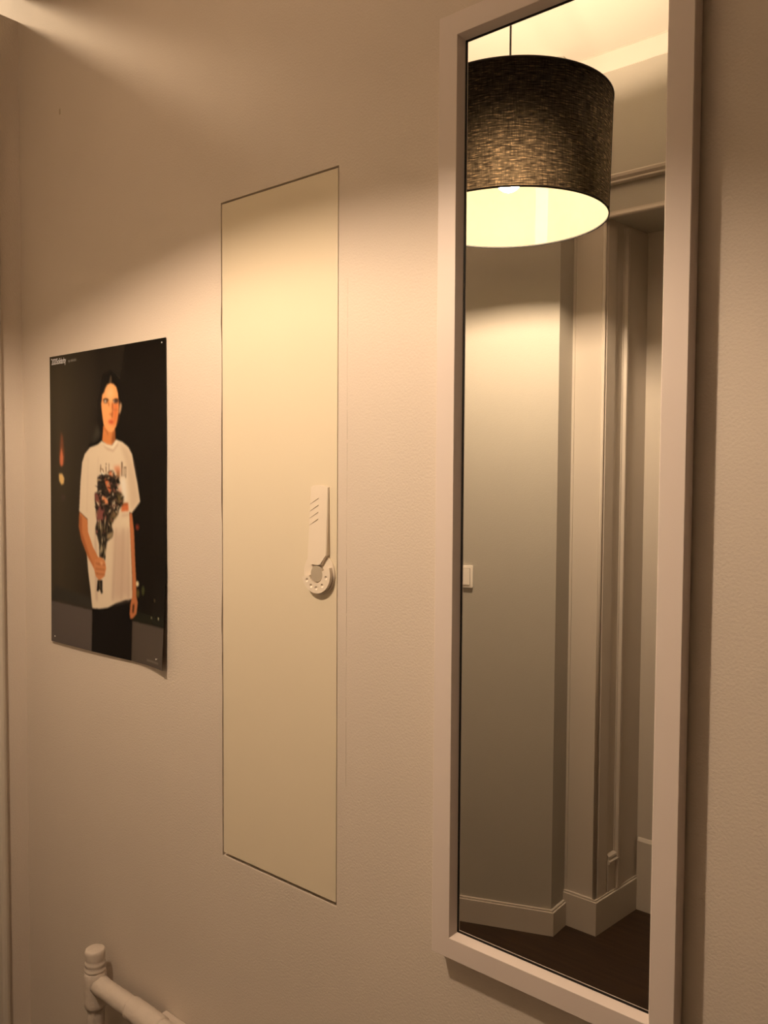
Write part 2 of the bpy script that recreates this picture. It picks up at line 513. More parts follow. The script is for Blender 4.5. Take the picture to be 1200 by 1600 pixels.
# ================================================================== mirror
MX0, MX1, MZ1, MZ0 = -0.7724, -0.3724, 2.3391, 0.8391
FT, FW = 0.031, 0.0345
mr = tag(empty('wall_mirror', (-0.5724, 0, MZ0)), 'tall narrow mirror in a white frame hanging on the wall', 'mirror')
def rail(i):
    """mitred frame rail i: 0 left 1 top 2 right 3 bottom; profile (inward, out of wall)"""
    prof = [(0.0, 0.004), (0.0, FT - 0.001), (0.001, FT), (FW - 0.0006, FT), (FW, FT - 0.0006), (FW + 0.0058, FT - 0.0140), (FW + 0.0058, 0.0165), (FW - 0.01, 0.0165), (FW - 0.01, 0.004)]
    bm = bmesh.new()
    c = [(MX0, MZ0), (MX0, MZ1), (MX1, MZ1), (MX1, MZ0)]
    a, b = c[i], c[(i + 1) % 4]
    sg = {0: ((1, 1), (1, -1)), 1: ((1, -1), (-1, -1)), 2: ((-1, -1), (-1, 1)), 3: ((-1, 1), (1, 1))}[i]
    A = [bm.verts.new((a[0] + sg[0][0] * p, -o, a[1] + sg[0][1] * p)) for p, o in prof]
    B = [bm.verts.new((b[0] + sg[1][0] * p, -o, b[1] + sg[1][1] * p)) for p, o in prof]
    n = len(prof)
    bm.faces.new(A); bm.faces.new(B[::-1])
    for k in range(n):
        bm.faces.new((A[k], A[(k + 1) % n], B[(k + 1) % n], B[k]))
    return bm
for i, nm in enumerate(('side_rail', 'top_rail', 'side_rail', 'bottom_rail')):
    child_of(link(nm, rail(i), 'frame'), mr)
bm = bmesh.new()
box(bm, MX0 + .026, MX1 - .026, -0.0155, -0.0110, MZ0 + .026, MZ1 - .026)
child_of(link('glass', bm, 'mirror'), mr)
bm = bmesh.new()      # black rebate strip around the glass
a0, a1, b0, b1, w = MX0 + FW + .004, MX1 - FW - .004, MZ0 + FW + .004, MZ1 - FW - .004, 0.0044
for x0, x1, z0, z1 in ((a0, a0 + w, b0, b1), (a0, a1, b0, b0 + w), (a0, a1, b1 - w, b1)):
    box(bm, x0, x1, -0.0166, -0.0153, z0, z1)
child_of(link('rebate_strip', bm, 'dark'), mr)

# ================================================================== access panel and its latch
ap = tag(empty('access_panel', ((PL + PR) / 2, 0.02, PB)), 'tall flush cream access panel with a plastic latch, between poster and mirror', 'panel')
bm = bmesh.new(); box(bm, PL, PR, -0.0010, 0.024, PB, PT, 0.0010)
child_of(link('door_leaf', bm, 'panel'), ap)
YP = -0.0010
CX, CZ = -1.0575, 1.439
lt = empty('latch', (CX, YP, CZ)); child_of(lt, ap)
def child2(o, parent):      # sub-part whose mesh is in world metres relative to the latch centre
    o.parent = parent
    return o
R_Y = Matrix.Rotation(math.pi / 2, 4, 'X')          # +z -> -y (out of the wall)
bm = bmesh.new(); lathe(bm, [(0, 0), (0.0395, 0), (0.0395, 0.0025), (0.0385, 0.0035), (0, 0.0035)], 56); orient(bm, R_Y)
child2(link('base_disc', bm, 'plastic'), lt)
# grip bar: thin at the top, thick at the dial, slanted foot
def bar():
    bm = bmesh.new()
    out = [(-0.0215, 0.162), (-0.012, 0.1645), (0.0, 0.1652), (0.012, 0.1645), (0.0235, 0.1615), (0.0245, 0.036), (0.0095, 0.0168), (0.0045, 0.0182), (-0.0030, 0.0186), (-0.0095, 0.0172), (-0.0150, 0.0150), (-0.0245, 0.026)]
    th = lambda z: 0.0030 + (0.165 - z) / 0.150 * 0.0070
    A = [bm.verts.new((x, 0.0, z)) for x, z in out]
    B = [bm.verts.new((x, -th(z), z)) for x, z in out]
    n = len(out)
    bm.faces.new(A); bt = bm.faces.new(B[::-1])
    for i in range(n):
        bm.faces.new((A[i], A[(i + 1) % n], B[(i + 1) % n], B[i]))
    bmesh.ops.bevel(bm, geom=list(bt.edges), offset=0.0012, segments=2, affect='EDGES')
    return bm
gb = child2(link('grip_bar', bar(), 'plastic'), lt)
# raised horseshoe sector with five dimples
def sector():
    bm = bmesh.new()
    a0, a1, n = math.radians(-168), math.radians(22), 110
    ro, ri, t = 0.0362, 0.0170, 0.0115
    dim = [math.radians(a) for a in (-150, -118, -88, -52, -12)]
    rs = np.linspace(ri, ro, 25)
    top = []
    for i in range(n + 1):
        a = a0 + (a1 - a0) * i / n
        row = []
        for r in rs:
            x, z = r * math.cos(a), r * math.sin(a)
            h = t
            for d in dim:
                q = math.hypot(x - 0.0262 * math.cos(d), z - 0.0262 * math.sin(d))
                if q < 0.0036:
                    h -= 0.0026 * math.cos(q / 0.0036 * math.pi / 2)
            row.append(bm.verts.new((x, -h, z)))
        top.append(row)
    bot = [[bm.verts.new((r * math.cos(a0 + (a1 - a0) * i / n), -0.004, r * math.sin(a0 + (a1 - a0) * i / n))) for r in (ri, ro)] for i in range(n + 1)]
    for i in range(n):
        for k in range(len(rs) - 1):
            bm.faces.new((top[i][k], top[i][k + 1], top[i + 1][k + 1], top[i + 1][k]))
        bm.faces.new((top[i][0], top[i + 1][0], bot[i + 1][0], bot[i][0]))
        bm.faces.new((top[i][-1], top[i + 1][-1], bot[i + 1][1], bot[i][1]))
    bm.faces.new(top[0] + [bot[0][1], bot[0][0]]); bm.faces.new(top[-1] + [bot[-1][1], bot[-1][0]])
    return bm
child2(link('dial_horseshoe', sector(), 'plastic'), lt)
bm = bmesh.new(); lathe(bm, [(0, 0.003), (0.0154, 0.003), (0.0154, 0.0085), (0.0146, 0.0095), (0, 0.0100)], 40); orient(bm, R_Y)
bt = child2(link('button', bm, 'button'), lt)
bt['label'] = 'round grey centre button'
bm = bmesh.new()
for k in range(4):
    z0 = 0.135 - k * 0.0130
    th = 0.0030 + (0.165 - z0) / 0.150 * 0.0070
    a, b = Vector((-0.0215, -th + .0003, z0 - .006)), Vector((0.0005, -th - .0001, z0 + .006))
    d = (b - a).normalized(); e = Vector((-d.z, 0, d.x)) * 0.00028
    vs = [bm.verts.new(p + Vector((0, o, 0))) for o in (0, -0.0009) for p in (a + e, b + e, b - e, a - e)]
    for f in ((0, 1, 2, 3), (4, 5, 6, 7), (0, 1, 5, 4), (1, 2, 6, 5), (2, 3, 7, 6), (3, 0, 4, 7)):
        bm.faces.new([vs[i] for i in f])
child2(link('grip_lines', bm, 'mark'), lt)

# ================================================================== pendant lamp (its reflection fills the top of the mirror)
LX, LY, ZR0, ZR1, LR, LR2 = -1.193, -0.918, 2.328, 2.638, 0.269, 0.276
BZ = 2.442
pl = tag(empty('pendant_lamp', (LX, LY, H)), 'dark linen drum pendant lamp, lit, seen at the top of the mirror', 'lamp')
def lamp_part(name, bm, m, z, parent=pl, smooth=True):
    o = link(name, bm, m, parent, smooth)
    o.location = (0, 0, z - H)
    return o
def drum(r, r2, z0, z1, seg=128):
    bm = bmesh.new()
    uvl = bm.loops.layers.uv.new('UVMap')
    n = 10
    V = [[bm.verts.new(((r + (r2 - r) * k / n) * math.cos(2 * math.pi * i / seg), (r + (r2 - r) * k / n) * math.sin(2 * math.pi * i / seg), z0 + (z1 - z0) * k / n)) for i in range(seg)] for k in range(n + 1)]
    for k in range(n):
        for i in range(seg):
            j = (i + 1) % seg
            f = bm.faces.new((V[k][i], V[k][j], V[k + 1][j], V[k + 1][i]))
            for l, (ii, kk) in zip(f.loops, ((i, k), (i + 1, k), (i + 1, k + 1), (i, k + 1))):
                l[uvl].uv = (ii / seg * 2 * math.pi * r, (z1 - z0) * kk / n)
    return bm
sh = lamp_part('shade', drum(LR, LR2, 0, ZR1 - ZR0), 'fabric', ZR0)
ln = link('lining', drum(LR - 0.002, LR2 - 0.002, 0.0005, ZR1 - ZR0 - 0.0005), 'lining', sh, True)
for zz, rr_ in ((0.0, LR), (ZR1 - ZR0 - 0.004, LR2)):
    bm = bmesh.new(); lathe(bm, [(rr_ - .0025, zz), (rr_ + .0012, zz), (rr_ + .0012, zz + .004), (rr_ - .0025, zz + .004)], 128, True)
    link('rim_ring', bm, 'cord', sh, True)
bm = bmesh.new()      # spider: three arms to the lamp holder, just under the top rim
for k in range(3):
    a = math.radians(20 + 120 * k)
    d, e = Vector((math.cos(a), math.sin(a), 0)), Vector((-math.sin(a), math.cos(a), 0)) * 0.0015
    vs = [bm.verts.new(p + Vector((0, 0, z))) for z in (0, 0.003) for p in (d * .016 + e, d * (LR2 - .003) + e, d * (LR2 - .003) - e, d * .016 - e)]
    for f in ((3, 2, 1, 0), (4, 5, 6, 7), (0, 1, 5, 4), (1, 2, 6, 5), (2, 3, 7, 6), (3, 0, 4, 7)):
        bm.faces.new([vs[i] for i in f])
lamp_part('spider', bm, 'metal', ZR1 - 0.02, smooth=False)
bm = bmesh.new(); lathe(bm, [(0, 0.0), (0.016, 0.0), (0.020, 0.012), (0.020, 0.045), (0.014, 0.06), (0.006, 0.075), (0, 0.075)], 24)
lamp_part('lamp_holder', bm, 'socket', BZ + 0.068)
bm = bmesh.new(); lathe(bm, [(0, 0.0), (0.0028, 0.0), (0.0028, H - BZ - 0.14), (0, H - BZ - 0.14)], 12)
lamp_part('cord', bm, 'cord', BZ + 0.14)
bm = bmesh.new(); lathe(bm, [(0, -0.045), (0.012, -0.045), (0.045, -0.02), (0.052, 0), (0, 0)], 32)
lamp_part('ceiling_rose', bm, 'cord', H)
bm = bmesh.new()
prof = [(0.035 * math.cos(t), 0.035 * math.sin(t)) for t in np.linspace(-math.pi / 2, math.pi * 0.25, 14)]
prof[0] = (0, -0.035)
prof += [(0.0185, 0.034), (0.0145, 0.045), (0, 0.045)]
lathe(bm, prof, 28)
bl = lamp_part('bulb', bm, 'bulb', BZ)
bm = bmesh.new(); lathe(bm, [(0.0148, 0.0448), (0.0150, 0.06), (0.0135, 0.075), (0, 0.075), (0, 0.0448)], 24)
link('bulb_cap', bm, 'socket', bl, True)

# ================================================================== light switch on the slanting wall
sdir = (wc - wa).normalized()            # towards the return
snrm = nw
sp = Vector((-1.607, -1.38, 1.264))
# plate edge nearest the return sits at x = -1.607
tline = (sp.x - wa.x) / sdir.x
edge = wa + sdir * tline
cen = edge - sdir * 0.040
sw = tag(empty('light_switch', (cen.x, cen.y, 1.264)), 'white square rocker light switch half hidden by the mirror frame', 'switch')
Q = Matrix(((-sdir.x, snrm.x, 0, 0), (-sdir.y, snrm.y, 0, 0), (0, 0, 1, 0), (0, 0, 0, 1)))
def swp(name, x0, x1, y0, y1, z0, z1, bev, par=sw, m='switch'):
    bm = bmesh.new(); box(bm, x0, x1, y0, y1, z0, z1, bev); orient(bm, Q)
    o = link(name, bm, m, par); return o
swp('plate', -0.040, 0.040, 0.0, 0.010, -0.040, 0.040, 0.004)
swp('shadow_gap', -0.030, 0.030, 0.009, 0.0104, -0.030, 0.030, 0.0, m='dark')
swp('rocker', -0.0292, 0.0292, 0.008, 0.0135, -0.0292, 0.0292, 0.0012)

# ================================================================== heating pipe
PX, PY = -1.757, -0.050
hp = tag(empty('heating_pipe', (PX, PY, 0.12)), 'thickly painted white heating pipe with a capped tee low on the wall', 'pipe')
def lumpy(prof, seed, axis='Z', loc=(0, 0, 0), amp=0.0009):
    bm = bmesh.new(); lathe(bm, prof, 28)
    rnd = random.Random(seed)
    for v in bm.verts:
        rr = math.hypot(v.co.x, v.co.y)
        if rr > 1e-4:
            k = 1 + rnd.uniform(-amp, amp) / rr
            v.co.x *= k; v.co.y *= k
    if axis == 'X':
        orient(bm, Matrix.Rotation(math.pi / 2, 4, 'Y'), loc)
    else:
        orient(bm, Matrix.Identity(4), loc)
    return bm
def rings(pts, step=0.01):
    out = []
    for (r0_, z0_), (r1_, z1_) in zip(pts, pts[1:]):
        n = max(1, int(abs(z1_ - z0_) / step))
        out += [(r0_ + (r1_ - r0_) * k / n, z0_ + (z1_ - z0_) * k / n) for k in range(n)]
    return out + [pts[-1]]
link('riser_pipe', lumpy(rings([(0, -0.12), (0.0205, -0.12), (0.0205, 0.215), (0.0235, 0.225)]), 1), 'pipe', hp, True)
link('tee', lumpy(rings([(0.0, 0.216), (0.0235, 0.216), (0.0258, 0.222), (0.0262, 0.240), (0.0265, 0.290), (0.0255, 0.303), (0.0225, 0.308), (0, 0.308)], .008), 2), 'pipe', hp, True)
link('cap', lumpy(rings([(0, 0.302), (0.0215, 0.303), (0.0250, 0.309), (0.0252, 0.314), (0.0215, 0.318), (0.0245, 0.323), (0.0240, 0.329), (0.0215, 0.332), (0.0232, 0.337), (0.0235, 0.353), (0.0222, 0.3585), (0.020, 0.360), (0, 0.3595)], .004), 3, amp=.0005), 'pipe', hp, True)
ZB = 0.277
link('branch_pipe', lumpy(rings([(0, 0.012), (0.0222, 0.012), (0.0222, 0.95), (0, 0.95)], .015), 4, 'X', (0, 0, ZB)), 'pipe', hp, True)
link('coupling', lumpy(rings([(0, 0.150), (0.0215, 0.149), (0.0252, 0.152), (0.0256, 0.158), (0.0250, 0.262), (0.0215, 0.268), (0, 0.268)], .012), 6, 'X', (0, 0, ZB)), 'pipe', hp, True)
bm = bmesh.new(); box(bm, 0.215, 0.30, 0.018, 0.0495, ZB - 0.03, ZB - 0.002, 0.006)
link('wall_bracket', bm, 'pipe', hp)
link('elbow', lumpy(rings([(0, -0.030), (0.0235, -0.029), (0.0262, -0.018), (0.0268, 0.0), (0.0235, 0.014), (0.014, 0.024), (0, 0.027)], .006), 7, 'Z', (0.95, 0, ZB)), 'pipe', hp, True)
link('drop_pipe', lumpy(rings([(0, -0.12), (0.0205, -0.12), (0.0205, ZB), (0, ZB)], .02), 8, 'Z', (0.95, 0, 0)), 'pipe', hp, True)

# printed areas of the poster picture: (display colour, softness, outline in poster units)
ART = [
((17, 11, 7),28,[(0.5161,-0.0491),(1.1,-0.0236),(1.072,0.9009),(0.4832,0.9998),(0.4753,0.5382),(0.4379,0.2849)]),
((30, 22, 15),14,[(0.4593,-0.0319),(0.7098,-0.0275),(0.6415,0.132),(0.4644,0.167)]),
((50, 42, 33),6,[(0.0453,0.8022),(0.2327,0.8116),(0.398,0.8214),(0.3968,0.8598),(-0.0083,0.8534)]),
((90, 73, 62),1,[(-0.0745,0.8559),(-0.0019,0.857),(0.3967,0.8619),(0.3914,1.031),(-0.0811,1.058)]),
((28, 26, 16),5,[(0.7453,0.8362),(0.9812,0.8443),(1.073,0.8744),(0.7319,0.8735)]),
((84, 67, 54),1,[(0.7319,0.8727),(1.073,0.8744),(1.069,1.015),(0.7269,1.035)]),
((120, 66, 40),4,[(0.1076,0.2624),(0.126,0.2805),(0.139,0.3474),(0.1331,0.3741),(0.11,0.3853),(0.0913,0.3741),(0.0885,0.3427),(0.1004,0.2891)]),
((214, 110, 66),3,[(0.1097,0.316),(0.1275,0.3518),(0.1229,0.3763),(0.1076,0.3821),(0.0951,0.3741),(0.0933,0.3517)]),
((236, 178, 104),2,[(0.0838,0.4077),(0.1156,0.4075),(0.1365,0.423),(0.1309,0.4417),(0.108,0.4464),(0.0856,0.4324)]),
((70, 52, 40),4,[(0.1481,0.4895),(0.1458,0.4937),(0.1394,0.4973),(0.1303,0.4993),(0.1202,0.4995),(0.1111,0.4978),(0.1049,0.4945),(0.1028,0.4903),(0.1052,0.486),(0.1116,0.4825),(0.1208,0.4804),(0.1309,0.4802),(0.1399,0.482),(0.1461,0.4853)]),
((240, 205, 150),1,[(0.7867,0.7511),(0.7852,0.755),(0.7815,0.7583),(0.7761,0.7604),(0.7702,0.7608),(0.765,0.7594),(0.7614,0.7566),(0.7602,0.7529),(0.7616,0.7489),(0.7654,0.7456),(0.7708,0.7436),(0.7767,0.7432),(0.7819,0.7446),(0.7855,0.7474)]),
((70, 66, 32),3,[(0.8322,0.7699),(0.8308,0.7768),(0.8274,0.7826),(0.8224,0.786),(0.8171,0.7864),(0.8124,0.7837),(0.8092,0.7784),(0.8082,0.7716),(0.8096,0.7646),(0.8131,0.7588),(0.818,0.7554),(0.8234,0.755),(0.8281,0.7578),(0.8313,0.7631)]),
((90, 74, 34),3,[(0.7898,0.7808),(0.7884,0.7868),(0.7849,0.7918),(0.7799,0.7947),(0.7745,0.7951),(0.7697,0.7929),(0.7664,0.7884),(0.7654,0.7825),(0.7668,0.7765),(0.7703,0.7716),(0.7753,0.7686),(0.7807,0.7682),(0.7855,0.7705),(0.7888,0.775)]),
((150, 50, 30),4,[(0.786,0.5736),(0.7847,0.5774),(0.7812,0.5806),(0.7763,0.5825),(0.7708,0.5827),(0.766,0.5812),(0.7627,0.5782),(0.7616,0.5744),(0.7629,0.5705),(0.7664,0.5674),(0.7714,0.5655),(0.7768,0.5653),(0.7816,0.5668),(0.7849,0.5698)]),
((140, 120, 90),0,[(0.8948,0.8496),(0.8942,0.8512),(0.8929,0.8526),(0.8909,0.8534),(0.8887,0.8536),(0.8868,0.8531),(0.8854,0.852),(0.885,0.8505),(0.8855,0.8489),(0.8869,0.8476),(0.8889,0.8467),(0.8911,0.8465),(0.893,0.847),(0.8943,0.8482)]),
((170, 150, 110),0,[(0.9555,0.8476),(0.955,0.8493),(0.9536,0.8508),(0.9517,0.8517),(0.9495,0.8519),(0.9476,0.8513),(0.9463,0.8501),(0.9459,0.8484),(0.9464,0.8467),(0.9478,0.8452),(0.9498,0.8443),(0.9519,0.8441),(0.9538,0.8447),(0.9551,0.846)]),
((80, 60, 36),3,[(0.9236,0.7947),(0.9227,0.7971),(0.9205,0.7992),(0.9174,0.8005),(0.9139,0.8007),(0.9109,0.7999),(0.9088,0.7982),(0.9081,0.7958),(0.9089,0.7934),(0.9111,0.7913),(0.9143,0.79),(0.9177,0.7898),(0.9208,0.7906),(0.9229,0.7924)]),
((14, 9, 6),4,[(0.495,0.0882),(0.5565,0.0765),(0.6105,0.0936),(0.6521,0.1324),(0.6697,0.1821),(0.6645,0.2473),(0.6682,0.3004),(0.5928,0.3119),(0.488,0.3109),(0.3908,0.3206),(0.3618,0.316),(0.4322,0.2848),(0.4676,0.2431),(0.4731,0.1758)]),
((58, 48, 36),8,[(0.4324,0.2495),(0.4653,0.2572),(0.4715,0.2854),(0.4211,0.3024),(0.3873,0.3074),(0.4121,0.2846)]),
((92, 66, 44),3,[(0.5612,0.0892),(0.5701,0.0966),(0.5672,0.1163),(0.5512,0.1148)]),
((228, 128, 64),1,[(0.4974,0.2508),(0.4875,0.2996),(0.5242,0.314),(0.5654,0.317),(0.5977,0.301),(0.5944,0.263)]),
((150, 78, 36),5,[(0.5806,0.268),(0.5953,0.2631),(0.5986,0.301),(0.5677,0.3165),(0.5707,0.2954)]),
((196, 104, 52),3,[(0.4983,0.2525),(0.512,0.2598),(0.5394,0.2707),(0.5366,0.2863),(0.5255,0.2722),(0.4981,0.2595)]),
((252, 158, 88),1,[(0.5603,0.116),(0.5349,0.1202),(0.516,0.1325),(0.5064,0.1435),(0.4898,0.1498),(0.486,0.1664),(0.48,0.1802),(0.4849,0.2014),(0.4921,0.2261),(0.5007,0.2491),(0.5212,0.2617),(0.544,0.2717),(0.5714,0.273),(0.5897,0.2664),(0.6059,0.2547),(0.6155,0.236),(0.6252,0.2122),(0.6289,0.1918),(0.6266,0.1677),(0.6226,0.1504),(0.6098,0.131),(0.5875,0.1206)]),
((230, 116, 58),8,[(0.5789,0.1764),(0.6276,0.178),(0.6252,0.2122),(0.6155,0.236),(0.6037,0.2529),(0.5811,0.2524),(0.5777,0.2178)]),
((252, 182, 118),12,[(0.53,0.1295),(0.5759,0.1297),(0.5933,0.1528),(0.5609,0.1689),(0.5244,0.1607)]),
((205, 150, 104),2,[(0.6396,0.1801),(0.6527,0.1857),(0.65,0.2026),(0.6384,0.216),(0.6282,0.2157),(0.6322,0.2004)]),
((46, 22, 12),1,[(0.4954,0.1658),(0.5197,0.1619),(0.5445,0.167),(0.5453,0.1715),(0.5195,0.1679),(0.4953,0.1698)]),
((40, 18, 10),1,[(0.5782,0.1704),(0.6064,0.166),(0.6243,0.1697),(0.625,0.1759),(0.6062,0.1722),(0.5799,0.1747)]),
((70, 36, 20),2,[(0.5397,0.1738),(0.5376,0.1759),(0.5319,0.1776),(0.5238,0.1783),(0.5147,0.178),(0.5065,0.1768),(0.5009,0.1748),(0.4989,0.1724),(0.501,0.1702),(0.5068,0.1686),(0.515,0.1678),(0.5241,0.1681),(0.5322,0.1694),(0.5378,0.1714)]),
((66, 44, 34),2,[(0.6258,0.1773),(0.6236,0.1796),(0.6176,0.1813),(0.6089,0.1821),(0.5993,0.1818),(0.5906,0.1804),(0.5847,0.1783),(0.5826,0.1759),(0.5848,0.1735),(0.5909,0.1718),(0.5996,0.171),(0.6093,0.1714),(0.6179,0.1727),(0.6238,0.1748)]),
((255, 226, 180),2,[(0.5254,0.1726),(0.5244,0.1742),(0.5218,0.1755),(0.5181,0.1761),(0.514,0.176),(0.5103,0.1751),(0.5077,0.1737),(0.5069,0.172),(0.5078,0.1703),(0.5105,0.1691),(0.5142,0.1685),(0.5183,0.1686),(0.522,0.1695),(0.5246,0.1709)]),
((255, 220, 170),2,[(0.594,0.1748),(0.5933,0.176),(0.5917,0.1769),(0.5893,0.1774),(0.5867,0.1773),(0.5843,0.1767),(0.5827,0.1757),(0.5822,0.1745),(0.5828,0.1733),(0.5845,0.1724),(0.5868,0.1719),(0.5895,0.172),(0.5918,0.1726),(0.5934,0.1736)]),
((190, 96, 46),3,[(0.5425,0.1718),(0.5504,0.1824),(0.5511,0.1894),(0.5447,0.1892),(0.5386,0.1803)]),
((150, 70, 34),3,[(0.572,0.1797),(0.5811,0.1799),(0.5777,0.2178),(0.5727,0.2315),(0.5676,0.2193),(0.565,0.2158),(0.5734,0.2074)]),
((205, 108, 56),3,[(0.5481,0.2119),(0.5732,0.216),(0.5685,0.2202),(0.5503,0.2171)]),
((186, 100, 56),3,[(0.5782,0.1989),(0.5963,0.2011),(0.6188,0.2009),(0.6187,0.2038),(0.5962,0.2038),(0.5782,0.2016)]),
((218, 88, 52),4,[(0.5381,0.2385),(0.5567,0.2329),(0.5816,0.2361),(0.5836,0.2456),(0.5585,0.2477)]),
((176, 70, 40),2,[(0.5395,0.2384),(0.5815,0.24),(0.5814,0.2417),(0.545,0.2406)]),
((15, 10, 8),1,[(0.397,0.8534),(0.5327,0.8386),(0.6737,0.8033),(0.7207,0.7998),(0.7217,0.834),(0.7321,0.8654),(0.7242,1.055),(0.387,1.095)]),
((236, 196, 154),1,[(0.4828,0.3003),(0.527,0.3133),(0.5709,0.3179),(0.6063,0.2976),(0.6574,0.3064),(0.7042,0.3232),(0.7347,0.3456),(0.7471,0.3779),(0.776,0.4379),(0.7966,0.4935),(0.729,0.5312),(0.7115,0.5276),(0.7213,0.6122),(0.7306,0.7125),(0.7341,0.8017),(0.6735,0.8094),(0.5985,0.8253),(0.5325,0.8441),(0.4654,0.8527),(0.3969,0.8555),(0.3814,0.797),(0.3602,0.7342),(0.347,0.6706),(0.3541,0.5587),(0.2778,0.534),(0.2906,0.4348),(0.307,0.3697),(0.3316,0.3417),(0.3791,0.3205),(0.4485,0.3113)]),
((218, 176, 136),8,[(0.6359,0.3123),(0.704,0.3292),(0.744,0.3779),(0.7866,0.4897),(0.7241,0.5233),(0.7107,0.4508),(0.6871,0.3698)]),
((214, 170, 134),14,[(0.584,0.5972),(0.691,0.581),(0.7261,0.7934),(0.577,0.8207)]),
((204, 160, 126),5,[(0.4191,0.5907),(0.4305,0.5903),(0.4436,0.8265),(0.4276,0.8277)]),
((204, 160, 126),5,[(0.5973,0.5843),(0.6081,0.5839),(0.5815,0.8163),(0.5662,0.8174)]),
((204, 160, 126),5,[(0.6573,0.5822),(0.6679,0.5818),(0.6513,0.8111),(0.6364,0.8122)]),
((204, 160, 126),5,[(0.6963,0.5808),(0.7067,0.5804),(0.7112,0.8066),(0.6966,0.8077)]),
((226, 186, 146),4,[(0.3571,0.3525),(0.3665,0.3525),(0.3537,0.5329),(0.3443,0.5332)]),
((226, 186, 146),4,[(0.4472,0.3528),(0.4562,0.3528),(0.4438,0.5306),(0.4347,0.5308)]),
((246, 208, 166),3,[(0.4828,0.3003),(0.5268,0.3217),(0.5814,0.3304),(0.62,0.3081),(0.6063,0.2976),(0.571,0.3158),(0.5271,0.3121)]),
((210, 165, 128),3,[(0.488,0.313),(0.532,0.3301),(0.5812,0.3366),(0.6251,0.3143),(0.621,0.3081),(0.5814,0.33),(0.5322,0.323)]),
((104, 72, 50),1,[(0.4693,0.378),(0.4755,0.378),(0.4747,0.4031),(0.4685,0.4031)]),
((104, 72, 50),1,[(0.4767,0.3896),(0.4931,0.3914),(0.5019,0.4029),(0.4968,0.4039),(0.4894,0.3943),(0.4766,0.3925)]),
((104, 72, 50),1,[(0.5169,0.3837),(0.523,0.3837),(0.5224,0.4028),(0.5162,0.4029)]),
((104, 72, 50),1,[(0.541,0.3741),(0.5466,0.3741),(0.5469,0.3951),(0.5414,0.3951)]),
((104, 72, 50),1,[(0.6479,0.3684),(0.6576,0.3703),(0.6562,0.4152),(0.6489,0.4153)]),
((104, 72, 50),1,[(0.6678,0.3852),(0.6727,0.3852),(0.6717,0.4151),(0.6669,0.4152)]),
((104, 72, 50),1,[(0.6678,0.3852),(0.6871,0.3852),(0.687,0.388),(0.6677,0.3881)]),
((104, 72, 50),1,[(0.6823,0.3852),(0.6871,0.3852),(0.6851,0.4206),(0.6803,0.4207)]),
((104, 72, 50),1,[(0.5252,0.376),(0.5247,0.3772),(0.5233,0.3781),(0.5212,0.3786),(0.5189,0.3786),(0.5169,0.3781),(0.5155,0.3772),(0.5151,0.376),(0.5156,0.3748),(0.517,0.3739),(0.5191,0.3734),(0.5214,0.3734),(0.5234,0.3739),(0.5248,0.3748)]),
((226, 140, 96),5,[(0.5834,0.3835),(0.6329,0.3816),(0.6421,0.3984),(0.6222,0.4098),(0.5929,0.3968)]),
((224, 150, 112),6,[(0.606,0.4553),(0.6502,0.4528),(0.6497,0.4697),(0.6104,0.4703)]),
((246, 214, 180),8,[(0.6414,0.421),(0.6803,0.4207),(0.6925,0.4913),(0.6586,0.4957)]),
((214, 106, 58),3,[(0.6486,0.5034),(0.7018,0.5004),(0.7058,0.5244),(0.6454,0.5279)]),
((150, 70, 34),3,[(0.6487,0.5015),(0.7018,0.4994),(0.7007,0.5041),(0.6485,0.5075)]),
((200, 150, 116),4,[(0.65,0.5381),(0.7079,0.5346),(0.7078,0.5383),(0.6498,0.5427)]),
((208, 120, 66),1,[(0.2802,0.5357),(0.354,0.5608),(0.3586,0.6014),(0.4034,0.6508),(0.4481,0.6818),(0.504,0.6915),(0.5166,0.7167),(0.5024,0.7426),(0.457,0.7589),(0.429,0.7471),(0.4126,0.7226),(0.356,0.683),(0.2987,0.6296),(0.2761,0.5871)]),
((170, 90, 46),4,[(0.2799,0.5435),(0.3012,0.5516),(0.3019,0.6035),(0.3678,0.6781),(0.4184,0.7223),(0.3559,0.6839),(0.2987,0.6296),(0.2761,0.5871)]),
((198, 110, 62),1,[(0.7113,0.5317),(0.7321,0.5311),(0.7479,0.587),(0.7555,0.6709),(0.7637,0.7386),(0.7671,0.7944),(0.7768,0.8097),(0.7675,0.8464),(0.7394,0.8628),(0.7187,0.8665),(0.7119,0.851),(0.7203,0.814),(0.7343,0.7928),(0.7331,0.7325),(0.7192,0.6123)]),
((40, 20, 10),2,[(0.7377,0.8187),(0.75,0.8177),(0.7451,0.8442),(0.7327,0.8473)]),
((44, 33, 25),2,[(0.4446,0.4188),(0.476,0.4098),(0.5016,0.4145),(0.5273,0.4066),(0.5479,0.397),(0.5829,0.3987),(0.5949,0.4138),(0.6294,0.4136),(0.631,0.4399),(0.6058,0.4591),(0.64,0.4679),(0.6639,0.4806),(0.6583,0.5051),(0.6286,0.5189),(0.6182,0.538),(0.5779,0.5581),(0.5573,0.5778),(0.5364,0.6033),(0.4282,0.6075),(0.4264,0.5823),(0.44,0.5643),(0.4305,0.5336),(0.4211,0.5007),(0.4194,0.4715),(0.4431,0.4673)]),
((44, 34, 26),2,[(0.4405,0.5645),(0.5523,0.561),(0.5786,0.5932),(0.5727,0.61),(0.526,0.6286),(0.5043,0.6839),(0.4616,0.6861),(0.4574,0.6399),(0.426,0.5904)]),
((150, 118, 80),3,[(0.5268,0.6035),(0.5797,0.5932),(0.5671,0.6144),(0.5229,0.6204)]),
((104, 80, 44),8,[(0.6054,0.4723),(0.6399,0.4698),(0.6629,0.4825),(0.6534,0.5052),(0.619,0.5116),(0.6097,0.493)]),
